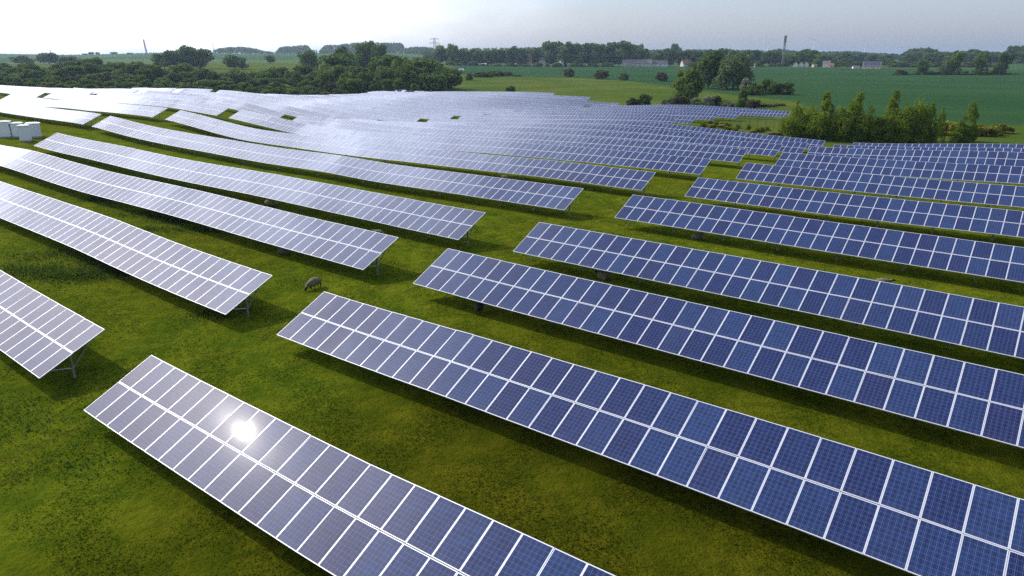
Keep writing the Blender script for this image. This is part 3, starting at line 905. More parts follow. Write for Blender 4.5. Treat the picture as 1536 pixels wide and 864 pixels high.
T('dark', 1012, 65, 1650, 17, 'round distant tree alone above the skyline right of the barn')
# trees and bushes of the middle distance at right
T('dark', 1063, 76, 420, 50, 'dense blackish green tree between the tall willow and the rounded tree')
T('willow', 1100, 82, 400, 66, 'big grey green willow with a domed drooping crown')
T('bush', 1031, 97, 300, 48, 'rounded mid green tree at the array edge left of the willow')
T('bloom', 1120, 117, 345, 20, 'pale flowering tree at the foot of the willow, right side')
T('bush', 1132, 122, 340, 24, 'green bush beside the pale flowering tree under the willow', None, 'bush', 'bush')
T('darkbush', 1150, 117, 350, 26, 'dark bush left in the group of three on the meadow edge', None, 'bush', 'bush')
T('darkbush', 1163, 122, 345, 22, 'small middle bush in the group of three on the meadow edge', None, 'bush', 'bush')
T('darkbush', 1178, 122, 345, 28, 'round dark bush right in the group of three on the meadow edge', None, 'bush', 'bush')
T('redbush', 853, 102, 640, 16, 'round brownish bush in the field, leftmost of the loose row of four', None, 'bush', 'bush')
T('redbush', 903, 104, 590, 24, 'widest brownish bush of the loose row in the field', None, 'bush', 'bush')
T('darkbush', 936, 108, 565, 16, 'small dark round bush in the field between two brownish ones', None, 'bush', 'bush')
T('redbush', 992, 107, 545, 17, 'reddish bush in the field, rightmost of the loose row', None, 'bush', 'bush')
T('darkbush', 973, 110, 800, 6, 'tiny dark sapling in the crop field left of the reddish bush', None, 'bush', 'bush')
T('darkbush', 766, 128, 335, 17, 'small black bush at the crest of the array', None, 'bush', 'bush')
T('darkbush', 967, 140, 268, 24, 'dark bush behind the array edge in the meadow', None, 'bush', 'bush')
T('redbush', 950, 146, 264, 20, 'brownish low shrub left of the dark bush behind the array', None, 'shrub', 'shrub')
g_ = random.Random(3)
for i, px in enumerate(np.linspace(1006, 1166, 15)):
    nm = ['bloom', 'redbush', 'bush', 'bloom', 'bush'][i % 5]
    lab = {'bloom': 'whitish flowering shrub in the strip behind the array', 'redbush': 'brownish shrub in the strip behind the array', 'bush': 'light green shrub in the strip behind the array'}[nm]
    T(nm, px + g_.uniform(-4, 4), 143 + g_.uniform(-3, 8) + (px - 1006) * .03, 252 + g_.uniform(-10, 14), g_.uniform(15, 24), lab, 'shrubs behind the array', 'shrub', 'shrub')
T('darkbush', 1114, 132, 258, 14, 'narrow black conifer shaped tree in the flowering shrubs')
# young birches and willows behind the right block
yg = [(1190, 150, 24, 206), (1182, 170, 24, 207), (1207, 158, 24, 207), (1232, 139, 34, 209), (1222, 165, 24, 210), (1250, 160, 26, 210), (1276, 134, 38, 211), (1262, 168, 28, 212), (1292, 160, 24, 212), (1310, 172, 28, 212),
      (1334, 131, 27, 211), (1343, 158, 30, 213), (1322, 168, 28, 213), (1365, 144, 28, 213), (1378, 160, 24, 213), (1390, 155, 20, 213), (1406, 160, 15, 212), (1450, 150, 24, 212), (1440, 172, 20, 213)]
yl = 'slender young green tree in the thicket behind the right panel block'
for i, (px, yt, w, yb) in enumerate(yg):
    tall = {1232: 'tall young tree with a pointed top, left in the thicket behind the right block', 1276: 'broadest young tree of the thicket, two pointed tops',
            1334: 'tallest yellowish young tree of the thicket behind the right block', 1450: 'lone slender young tree beside the yellow broom', 1190: 'pointed young tree at the left end of the thicket',
            1406: 'thinnest young tree at the right end of the thicket'}.get(px)
    T('young' if tall or i % 3 == 0 else 'youngsoft', px, yt, None, w * 1.35, tall or yl, None if tall else 'young trees of the thicket', None, 'tree', yb)
for px, yt, w, yb in ((1185, 178, 22, 206), (1200, 184, 24, 208), (1218, 182, 26, 209), (1240, 180, 26, 211), (1262, 188, 26, 212), (1285, 182, 30, 213), (1306, 186, 26, 213), (1330, 182, 26, 213), (1352, 184, 30, 214), (1374, 186, 28, 214), (1396, 190, 22, 214), (1432, 196, 18, 214), (1446, 192, 22, 213)):
    T('youngbush', px, yt, None, w, 'low leafy bush at the foot of the young thicket', 'low bushes of the thicket', 'bush', 'bush', yb)
# broom and dead weeds
bl = 'yellow flowering broom shrub at the edge of the crop field'
for px, yt, w, yb in ((1395, 186, 16, 202), (1412, 184, 16, 202), (1424, 183, 18, 203), (1434, 186, 14, 203), (1464, 187, 20, 204), (1478, 189, 20, 204), (1490, 191, 16, 203), (1503, 188, 22, 200), (1513, 192, 10, 200), (1300, 181, 16, 195), (1310, 184, 12, 195)):
    T('broom', px, yt - 3, None, w * 1.3, bl, 'yellow broom shrubs', 'broom_shrub', 'shrub', yb)
g_ = random.Random(14)
for i in range(22):
    px = g_.uniform(1052, 1172)
    yb = 186 + (px - 1060) * .11 + g_.uniform(-1, 9)
    nm = g_.choice(['broom', 'youngbush', 'broom'])
    T(nm, px, yb - g_.uniform(4, 9), None, g_.uniform(9, 18), 'tuft of yellowing tall weeds between array and fence', 'tall weeds by the fence', 'weed_clump', 'weeds', yb)
# field trees at the far right
for px, yt, w, nm, lab in ((1382, 89, 17, 'mid', 'light green round tree in the field hedge at the right'), (1416, 96, 20, 'willow', 'pale silvery tree in the field hedge'),
                           (1428, 76, 32, 'lean', 'tall leaning tree over the pale silvery one in the field hedge'), (1468, 80, 30, 'lean', 'tall leaning tree second from right in the field hedge'),
                           (1499, 79, 34, 'lean', 'tall leaning tree rightmost in the field hedge'), (1352, 104, 16, 'redbush', 'brown bush in the hedge right of the solar roof house')):
    T(nm, px, yt, 690, w, lab)
for i in range(26):
    px = 1340 + 186 * (i + .5) / 26
    T(['darkbush', 'bush', 'redbush'][i % 3], px + g_.uniform(-3, 3), g_.uniform(106, 111), 695 + g_.uniform(-6, 6), g_.uniform(9, 16), 'low bush of the field hedge at the right', 'bushes of the field hedge', 'bush', 'bush')
for i in range(22):
    px = 1340 + 150 * (i + .5) / 22
    T(['darkbush', 'bush'][i % 2], px, g_.uniform(92, 97), 1000 + g_.uniform(-20, 20), g_.uniform(14, 22), 'bush of the hedge beyond the leaning trees', 'bushes of the far hedge', 'bush', 'bush')
WR = 'trees of the wood on the right skyline'
for i in range(24):
    px = 1352 + 68 * (i + .5) / 24
    T('dark', px, np.interp(px, [1352, 1365, 1386, 1420], [78, 72, 70, 77]) + g_.uniform(0, 4), 1500 + g_.uniform(0, 90), g_.uniform(12, 18), 'dark tree of the wood on the right skyline', WR)
for i in range(26):
    px = 1422 + 130 * (i + .5) / 26
    T('dark', px, np.interp(px, [1422, 1456, 1475, 1500, 1515, 1545], [77, 73, 76, 77, 67, 66]) + g_.uniform(0, 3), 1300 + g_.uniform(0, 90), g_.uniform(13, 20), 'dark tree of the wood on the right skyline', WR)

# far woods that read as one mass
def far_wood(name, pts, Y, dens, mat, label):
    """pts: (px, ytop) outline; one mass of lobed crowns"""
    g = np.random.default_rng(abs(int(pts[0][0])) + 7)
    px0, px1 = pts[0][0], pts[-1][0]
    n = int((px1 - px0) * dens)
    Vs, vals = [], []
    for i in range(n):
        px = g.uniform(px0, px1)
        yy = Y + g.uniform(0, 120)
        x, y, z = at_depth(px, yy)
        zt = z_at(np.interp(px, [p[0] for p in pts], [p[1] for p in pts]) + abs(g.normal(0, 1.1)), yy)
        h = max(3.0, zt - z)
        w = min(h * .8, 13) * g.uniform(.6, 1.0)
        q = 46
        d = g.normal(size=(q, 3)); d /= np.linalg.norm(d, axis=1)[:, None]
        c = np.array([x, y, z + h * .5]) + d * np.array([w * .55, w * .55, h * .47])
        u = np.cross(d, g.normal(size=(q, 3))); u /= np.linalg.norm(u, axis=1)[:, None]
        v = np.cross(d, u)
        s = w * .22
        Vs.append(np.stack([c - u * s, c - v * s, c + u * s, c + v * s], 1).reshape(-1, 3))
        vals.append(np.clip(g.uniform(0, .5) + g.uniform(0, .5, q), 0, 1))
    V = np.concatenate(Vs)
    me = np_mesh(name, V, np.arange(len(V)).reshape(-1, 4), [mat], attrs=[('leaf', 'FACE', np.concatenate(vals))])
    tag(link(name, me), label, 'wood', None, 'stuff')
far_wood('distant_wood', [(322, 74), (330, 72), (342, 70), (360, 69), (380, 71), (400, 76), (420, 78)], 2300, 1.2, F_DARK, 'bluish wood on the far left ridge')
far_wood('distant_wood', [(418, 74), (424, 69), (440, 68), (447, 68), (455, 66), (464, 67), (467, 73)], 2500, 1.6, F_DARK, 'bluish grove with a flat top on the ridge')
far_wood('distant_wood', [(484, 72), (490, 67), (500, 66), (510, 66), (525, 64), (545, 62), (575, 63), (604, 63), (607, 72)], 2500, 1.6, F_DARK, 'long bluish wood along the highest ridge')
far_wood('distant_hedge', [(400, 77), (430, 78), (470, 74), (540, 73), (600, 72), (625, 69), (660, 71), (700, 71), (790, 70), (820, 70)], 2150, .8, F_DARK, 'bluish hedge line along the far fields')
far_wood('distant_wood', [(-40, 84), (0, 84), (30, 83), (58, 83), (120, 84), (180, 82), (250, 80), (322, 79)], 2600, .6, F_DARK, 'bluish tree line on the far left horizon')
far_wood('distant_wood', [(780, 70), (815, 69), (900, 72), (960, 73), (1010, 73), (1040, 73), (1100, 74), (1150, 75), (1165, 72), (1200, 76), (1262, 76), (1275, 75), (1300, 78), (1352, 80), (1400, 80), (1560, 80)], 1900, .9, F_DARK, 'long bluish tree line on the horizon behind the village')

# ------------------------------------------------------------------ village
M_WHITE = plain('white_render', (0.72, 0.71, 0.68), 0.8, var=0.06)
M_CREAM = plain('cream_render', (0.62, 0.57, 0.44), 0.8, var=0.08)
M_REDTILE = plain('red_roof_tiles', (0.28, 0.12, 0.075), 0.8, var=0.2)
M_ORANGE = plain('orange_roof_tiles', (0.36, 0.16, 0.08), 0.8, var=0.2)
M_GREYROOF = plain('grey_roof', (0.19, 0.17, 0.17), 0.8, var=0.15)
M_BROWNROOF = plain('weathered_roof', (0.27, 0.22, 0.20), 0.85, var=0.2)
M_GLASS = plain('window_glass', (0.03, 0.04, 0.05), 0.15)
M_DOOR = plain('wooden_door', (0.14, 0.08, 0.05), 0.6)
M_PVROOF = plain('roof_solar_modules', (0.09, 0.09, 0.15), 0.2)
M_TRIM = plain('white_trim', (0.78, 0.78, 0.76), 0.6)

def house(name, px, Y, w, d, hw, hr, rz, wall, roof, label, cat='house', nwin=3, chim=True, pv=False, zoff=0.0):
    x, y, z = at_depth(px, Y)
    root = empty(name, (x, y, z + zoff), rz)
    tag(root, label, cat)
    m = MB()
    a, b = w / 2, d / 2
    m.box(-a, a, -b, b, -.5, hw)
    for sx in (-a, a):                                       # gables
        m.poly([(sx, -b, hw), (sx, b, hw), (sx, 0, hw + hr)][:: (1 if sx > 0 else -1)])
    m.build('wall', wall, root)
    m = MB()
    o = .45
    for sy in (-1, 1):
        y0, z0 = sy * (b + o), hw - o * hr / b
        p = [(-a - o, y0, z0), (a + o, y0, z0), (a + o, 0, hw + hr), (-a - o, 0, hw + hr)]
        q = [(u, v, s + .22) for u, v, s in p]
        m.quad_box(p + q)
    rf = m.build('roof', roof, root)
    if chim:
        m = MB(); m.box(a * .3, a * .3 + .8, -.4, .4, hw + hr * .6, hw + hr + 1.1); m.build('chimney', M_REDTILE, rf)
    for i in range(nwin):
        u = -a + w * (i + .5) / nwin
        m = MB(); m.box(u - .6, u + .6, -b - .05, -b + .03, hw * .42, hw * .42 + 1.3)
        f = m.build('window', M_TRIM, root)
        m = MB(); m.box(u - .48, u + .48, -b - .08, -b - .055, hw * .42 + .12, hw * .42 + 1.18); m.build('pane', M_GLASS, f)
    for i in range(1 if d < 8 else 2):
        v = (i - (0 if d < 8 else .5)) * 2.6
        m = MB(); m.box(a - .03, a + .05, v - .5, v + .5, hw * .9, hw * .9 + 1.2)
        f = m.build('window', M_TRIM, root)
        m = MB(); m.box(a + .055, a + .08, v - .38, v + .38, hw * .9 + .12, hw * .9 + 1.08); m.build('pane', M_GLASS, f)
    m = MB(); m.box(w * .08, w * .08 + 1.0, -b - .06, -b + .02, -.3, 2.0); m.build('door', M_DOOR, root)
    if pv:
        m = MB()
        nrm_l = math.hypot(b, hr)
        for i in range(2):
            f0, f1 = .10 + .44 * i, .50 + .44 * i
            pts = []
            for u, f in ((-a * .9, f0), (a * .9, f0), (a * .9, f1), (-a * .9, f1)):
                pts.append((u, -b * (1 - f) - .03 * hr / nrm_l, hw + hr * f + .30))
            q = [(u, v, s + .06) for u, v, s in pts]
            m.quad_box(pts + q)
        m.build('roof_module', M_PVROOF, root)
    return root

house('barn', 955, 1008, 40, 11, 4.2, 5.0, R(-4), M_CREAM, M_BROWNROOF, 'long farm barn with a weathered roof and cream walls', 'barn', 6, False)
house('barn', 986, 1012, 26, 10, 3.6, 4.6, R(-4), M_WHITE, M_GREYROOF, 'darker grey roofed barn joined behind the long one', 'barn', 4, False)
house('house', 1028, 1000, 12, 9, 3.5, 5.5, R(18), M_WHITE, M_ORANGE, 'small house with an orange tiled roof right of the barns', 'house', 2)
house('house', 785, 1075, 24, 12, 6.0, 8.5, R(10), M_CREAM, M_REDTILE, 'large house with a tall red tiled roof half hidden by village trees', 'house', 3)
house('house', 1307, 880, 20, 10, 3.2, 5.2, R(-28), M_CREAM, M_GREYROOF, 'cream house whose grey roof carries solar modules', 'house', 3, True, True)
house('house', 1239, 960, 9, 8, 4.6, 3.5, R(-25), M_WHITE, M_GREYROOF, 'white house beside an orange roofed shed', 'house', 2, False)
house('shed', 1246, 952, 6, 6, 2.6, 2.6, R(-20), M_CREAM, M_ORANGE, 'small orange roofed shed beside the white house', 'shed', 1, False)
house('shed', 1283, 890, 7, 5, 2.2, 1.0, R(-6), M_WHITE, M_GREYROOF, 'low white flat shed left of the solar roof house', 'shed', 2, False)
for px, w, lab in ((1193, 4.5, 'narrow white gabled cottage, left of three under the village trees'), (1201, 5, 'white gabled cottage, middle of three under the village trees'), (1209, 6, 'grey white gabled cottage, right of three under the village trees')):
    house('cottage', px, 990, w, 6, 3.0, 3.6, R(70), M_WHITE, M_GREYROOF, lab, 'cottage', 1, False)
house('shed', 1221, 975, 5, 5, 2.6, 1.5, R(10), M_CREAM, M_GREYROOF, 'small cream shed right of the three cottages', 'shed', 1, False)
house('cottage', 1137, 1000, 11, 6, 2.6, 1.6, R(4), M_WHITE, M_GREYROOF, 'low white cottage right of the big willow', 'cottage', 3, False)
house('cottage', 813, 1012, 8, 6, 3.0, 4.5, R(-10), M_WHITE, M_GREYROOF, 'cottage with a dark roof and white walls left of the tallest village trees', 'cottage', 2, False)
house('cottage', 842, 1005, 4, 7, 6.0, 3.2, R(15), M_WHITE, M_GREYROOF, 'tall narrow white gable between village trees', 'cottage', 1, False)
house('shed', 862, 1010, 15, 5, 2.0, .9, R(0), M_WHITE, M_GREYROOF, 'long low white shed under the village trees', 'shed', 4, False)
house('shed', 940, 1000, 10, 6, 2.6, 1.6, R(-6), M_CREAM, M_GREYROOF, 'low cream shed in front of the barn left end', 'shed', 2, False)
house('house', 626, 900, 11, 8, 5.5, 5.0, R(15), M_WHITE, M_ORANGE, 'house with an orange roof peeping over the wood', 'house', 2, True)
house('cottage', 611, 905, 5, 6, 5.0, 3.0, R(30), M_WHITE, M_GREYROOF, 'white gable left of the orange roof above the wood', 'cottage', 1, False)
house('shed', 692, 700, 4, 3, 2.0, 1.2, R(30), M_WHITE, M_TRIM, 'tiny white hut at the end of the wood', 'shed', 1, False)
house('shed', 726, 1000, 6, 4, 2.0, .9, R(0), M_WHITE, M_TRIM, 'tiny flat white hut at the village edge above the hedge', 'shed', 1, False)

# ------------------------------------------------------------------ masts, pylons, turbines
M_LATT = plain('lattice_steel', (0.20, 0.21, 0.22), 0.6, 0.3)
M_TURB = plain('turbine_white', (0.80, 0.80, 0.80), 0.5)
def lattice(m, w0, w1, h, n, t):
    lv = [(h * i / n, w0 + (w1 - w0) * i / n) for i in range(n + 1)]
    for sx in (-1, 1):
        for sy in (-1, 1):
            m.bar((sx * w0, sy * w0, -1), (sx * w1, sy * w1, h), t * 1.3)
    for i in range(n):
        (za, wa), (zb_, wb) = lv[i], lv[i + 1]
        for s in (-1, 1):
            m.bar((-wa, s * wa, za), (wb, s * wb, zb_), t); m.bar((wa, s * wa, za), (-wb, s * wb, zb_), t)
            m.bar((s * wa, -wa, za), (s * wb, wb, zb_), t); m.bar((s * wa, wa, za), (s * wb, -wb, zb_), t)
            m.bar((-wb, s * wb, zb_), (wb, s * wb, zb_), t); m.bar((s * wb, -wb, zb_), (s * wb, wb, zb_), t)

def pylon(px, ytop, Y, arm, rz, label):
    x, y, z = at_depth(px, Y)
    h = z_at(ytop, Y) - z
    root = empty('pylon', (x, y, z), rz)
    tag(root, label, 'pylon', None)
    m = MB(); lattice(m, h * .085, h * .03, h * .97, 9, .22 * h / 34); m.build('lattice_body', M_LATT, root)
    for f, k in ((.80, 1.0), (.95, .8)):
        m = MB()
        for s in (-1, 1):
            m.bar((-arm * k, s * .5, h * f), (arm * k, s * .5, h * f), .28 * h / 34)
        for i in range(7):
            u = -arm * k + 2 * arm * k * i / 6
            m.bar((u, -.5, h * f), (u + arm * k / 6 if i < 6 else u, .5, h * f + .01), .2 * h / 34)
        m.bar((-arm * k, 0, h * f), (0, 0, h * (f + .04)), .22 * h / 34); m.bar((arm * k, 0, h * f), (0, 0, h * (f + .04)), .22 * h / 34)
        a_ = m.build('crossarm', M_LATT, root)
        for u in (-1, -.55, .55, 1):
            m = MB(); m.tube((arm * k * u, 0, h * f), (arm * k * u, 0, h * f - 1.8), .14, .10, 6); m.build('insulator', M_LATT, a_)
    return root
pylon(653, 56.5, 1010, 7.5, R(8), 'grey lattice pylon with two crossarms standing behind the wood right end')
pylon(323, 64, 2050, 15, R(20), 'faint lattice pylon with wide crossarms left of the far ridge wood')
def mast(px, ytop, Y, w, label, lean=0.0):
    x, y, z = at_depth(px, Y)
    h = z_at(ytop, Y) - z
    root = empty('mast', (x, y, z))
    root.rotation_euler = (0, lean, 0)
    tag(root, label, 'mast')
    m = MB(); lattice(m, w, w * .8, h, 14, w * .16); m.build('lattice_body', M_LATT, root)
    return root, h
mast(222.5, 59, 1900, 1.6, 'thin leaning mast on the left skyline', R(-4.5))
mast(79, 75, 1900, .7, 'tiny pole behind the slate blue round tree')
rt, h_ = mast(1173, 54, 1010, 1.2, 'lattice telecom tower with a dense head over the village')
m = MB()
for i in range(5):
    za = h_ - 7.2 + i * 1.6
    for sx, sy in ((1, 0), (-1, 0), (0, 1), (0, -1)):
        m.box(sx * 1.45 - .3, sx * 1.45 + .3, sy * 1.45 - .3, sy * 1.45 + .3, za, za + 1.4)
m.build('antenna_panels', M_LATT, rt)
m = MB(); m.box(-2.3, 2.3, -2.3, 2.3, h_ - 7.7, h_ - 7.4); m.build('platform', M_LATT, rt)
m = MB(); m.box(-2.1, 2.1, -2.1, 2.1, h_ - .1, h_ + .1); m.build('top_plate', M_LATT, rt)

def turbine(px, yhub, Y, rl, a0, label):
    x, y, z = at_depth(px, Y)
    h = z_at(yhub, Y) - z
    root = empty('wind_turbine', (x, y, z), R(rnd.uniform(-30, 30)))
    tag(root, label, 'wind turbine')
    m = MB(); m.tube((0, 0, -1), (0, 0, h), 2.4, 1.3, 12); m.build('tower', M_TURB, root, smooth=True)
    m = MB(); m.box(-1.8, 1.8, -3.5, 6, h - 1.6, h + 2); nb = m.build('nacelle', M_TURB, root)
    for i in range(3):
        a = a0 + i * 2 * math.pi / 3
        m = MB()
        p0 = Vector((0, -4.2, h)); dr = Vector((math.sin(a), 0, math.cos(a))); sd = Vector((math.cos(a), 0, -math.sin(a)))
        for f0, f1, w0, w1 in ((0, .2, 1.2, 2.6), (.2, 1, 2.6, .5)):
            c = []
            for yy in (-.25, .25):
                o = Vector((0, yy, 0))
                c += [p0 + o + dr * rl * f0 - sd * w0 * .5, p0 + o + dr * rl * f0 + sd * w0 * .5, p0 + o + dr * rl * f1 + sd * w1 * .5, p0 + o + dr * rl * f1 - sd * w1 * .5]
            m.quad_box(c)
        m.build('blade', M_TURB, root)
turbine(1150, 66, 5200, 40, .3, 'faint white wind turbine on the horizon left of the telecom tower')
turbine(1218, 60, 4700, 45, .9, 'faint white wind turbine on the horizon right of the telecom tower')
turbine(1295, 67, 5200, 40, .1, 'faint white wind turbine on the horizon above the solar roof house')
turbine(1063, 68, 5600, 40, .6, 'faint white wind turbine on the horizon above the dark tree')

# power line across the village trees
M_WIRE = plain('wire_metal', (0.50, 0.52, 0.55), 0.4, 0.4)
for dz, lab in ((0, 'upper thin power line crossing in front of the village trees'), (-2.2, 'lower thin power line crossing in front of the village trees')):
    m = MB()
    P_ = []
    for i in range(25):
        f = i / 24
        px = 775 + (1010 - 775) * f
        x, y, z = at_depth(px, 960 - 10 * f)
        P_.append((x, y, z_at(79.5 + 1.2 * f, y) - 3 * (1 - (2 * f - 1) ** 2) * .35 + dz))
    for i in range(24):
        m.tube(P_[i], P_[i + 1], .05, .05, 5)
    tag(m.build('power_line', M_WIRE), lab, 'power line')
for px in (775, 1010):
    x, y, z = at_depth(px, 960 if px == 775 else 950)
    zt = z_at(79.5 if px == 775 else 80.7, y)
    root = empty('utility_pole', (x, y, z))
    tag(root, 'wooden utility pole carrying the thin power line, %s end' % ('left' if px == 775 else 'right'), 'pole')
    m = MB(); m.tube((0, 0, -.5), (0, 0, zt - z + .4), .22, .15, 8); m.build('shaft', M_BARK, root)
    m = MB(); m.bar((-.1, 0, zt - z - .1), (.1, 0, zt - z - .1), .18); m.box(-1.1, 1.1, -.29, -.17, zt - z - 2.3, zt - z - 2.15); m.build('crossarm', M_BARK, root)

# ------------------------------------------------------------------ fence behind the left block
M_FENCE = plain('dark_fence', (0.05, 0.06, 0.05), 0.6, 0.2)
fx = [gpt(px, py) for px, py in ((1052, 190), (1066, 189.5), (1080, 189), (1094, 189), (1110, 189.5), (1124, 190), (1136, 190.5), (1148, 191), (1160, 192), (1172, 193.5))]
root = empty('wire_fence', fx[0])
tag(root, 'dark wire fence with thin posts between the weeds and the last panel rows', 'fence')
o = Vector(fx[0])
for p in fx:
    q = Vector(p) - o
    m = MB(); m.tube(q + Vector((0, 0, -.4)), q + Vector((0, 0, 2.0)), .05, .05, 7); m.build('post', M_FENCE, root)
m = MB()
for a, b in zip(fx[:-1], fx[1:]):
    qa, qb = Vector(a) - o, Vector(b) - o
    for i in range(9):
        zz = .1 + 1.8 * i / 8
        m.bar(qa + Vector((0, 0, zz)), qb + Vector((0, 0, zz)), .012)
    n = int((qb - qa).length / .5)
    for i in range(1, n):
        q = qa.lerp(qb, i / n)
        m.bar(q + Vector((0, 0, .1)), q + Vector((0, 0, 1.9)), .010)
m.build('wire_mesh', M_FENCE, root)

# ------------------------------------------------------------------ electrical cabinets
M_CAB = plain('cabinet_paint', (0.88, 0.88, 0.88), 0.45, var=0.05)
M_CABG = plain('cabinet_grey', (0.70, 0.72, 0.74), 0.5, var=0.05)
M_CABROOF = plain('cabinet_roof', (0.80, 0.81, 0.80), 0.5)
M_CONC = plain('concrete_plinth', (0.36, 0.34, 0.30), 0.9, var=0.2)
M_DARK = plain('dark_gap', (0.05, 0.05, 0.05), 0.8)
def cabinet(px, py, w, d, h, rz, mat, label):
    x, y, z = gpt(px, py)
    root = empty('electrical_cabinet', (x, y, z), rz)
    tag(root, label, 'cabinet', 'white cabinets of the transformer station')
    a, b = w / 2, d / 2
    m = MB(); m.box(-a - .06, a + .06, -b - .06, b + .06, -.3, .16); m.build('plinth', M_CONC, root)
    m = MB(); m.box(-a, a, -b, b, .163, h); m.build('body', mat, root)
    m = MB()                                          # overhanging shallow pitched lid
    r0 = [(-a - .12, -b - .12, h + .003), (a + .12, -b - .12, h + .003), (a + .12, b + .12, h + .003), (-a - .12, b + .12, h + .003)]
    r1 = [(-a - .12, -b - .12, h + .07), (a + .12, -b - .12, h + .07), (a + .12, b + .12, h + .07), (-a - .12, b + .12, h + .07)]
    m.quad_box(r0 + r1)
    m.quad_box([(u, v, h + .072) for u, v, _ in r1] + [(u * .55, v * .55, h + .17) for u, v, _ in r1])
    m.build('lid', M_CABROOF, root)
    nd = 2 if w > 1.3 else 1
    for i in range(nd):
        u0, u1 = -a + w * i / nd + .05, -a + w * (i + 1) / nd - .05
        m = MB(); m.box(u0, u1, -b - .025, -b - .002, .24, h - .08); dr = m.build('door', mat, root)
        m = MB(); m.box(u1 - .13, u1 - .09, -b - .06, -b - .027, h * .48, h * .48 + .22); m.build('handle', M_DARK, dr)
        m = MB()
        for q in range(4):
            m.box(u0 + .1, u1 - .2, -b - .034, -b - .027, h - .45 + q * .07, h - .42 + q * .07)
        m.build('vent', M_DARK, dr)
    return root
cabinet(11.0, 206, 1.5, 1.3, 2.2, R(-68), M_CAB, 'narrow white electrical cabinet standing apart, nearest the photo edge')
cabinet(39.5, 212, 1.35, 1.2, 2.15, R(-68), M_CAB, 'narrow white electrical cabinet in front of the wide grey one')
cabinet(29.0, 205.5, 1.6, 1.2, 1.95, R(-68), M_CAB, 'white electrical cabinet half hidden behind the front one')
cabinet(53, 205.5, 1.9, 1.6, 1.95, R(-60), M_CABG, 'wide grey electrical cabinet on the grass behind the white one')

# ------------------------------------------------------------------ sheep
tw = NT('sheep_wool')
oc = tw.n('ShaderNodeAttribute', attribute_name='dark')
tcw = tw.n('ShaderNodeTexCoord')
wn1 = tw.noise(tcw.outputs['Object'], 9.0, 5.0, .7)
wc = tw.mix(wn1, (0.070, 0.062, 0.030, 1), (0.28, 0.25, 0.14, 1))
wc = tw.mix(tw.ramp(oc.outputs['Fac'], .35, .65), wc, (0.012, 0.011, 0.010, 1))
bw = tw.n('ShaderNodeBump'); bw.inputs['Strength'].default_value = .8; bw.inputs['Distance'].default_value = .04
tw.l(tw.noise(tcw.outputs['Object'], 22.0, 4.0), bw.inputs['Height'])
tw.set(Base_Color=wc, Roughness=.95, Normal=bw.outputs[0])
M_WOOL = tw.m
tb = NT('black_wool')
tb.set(Base_Color=tb.mix(tb.noise(tb.n('ShaderNodeTexCoord').outputs['Object'], 9.0), (0.010, 0.009, 0.009, 1), (0.030, 0.027, 0.024, 1)), Roughness=.95)
M_BLACKWOOL = tb.m

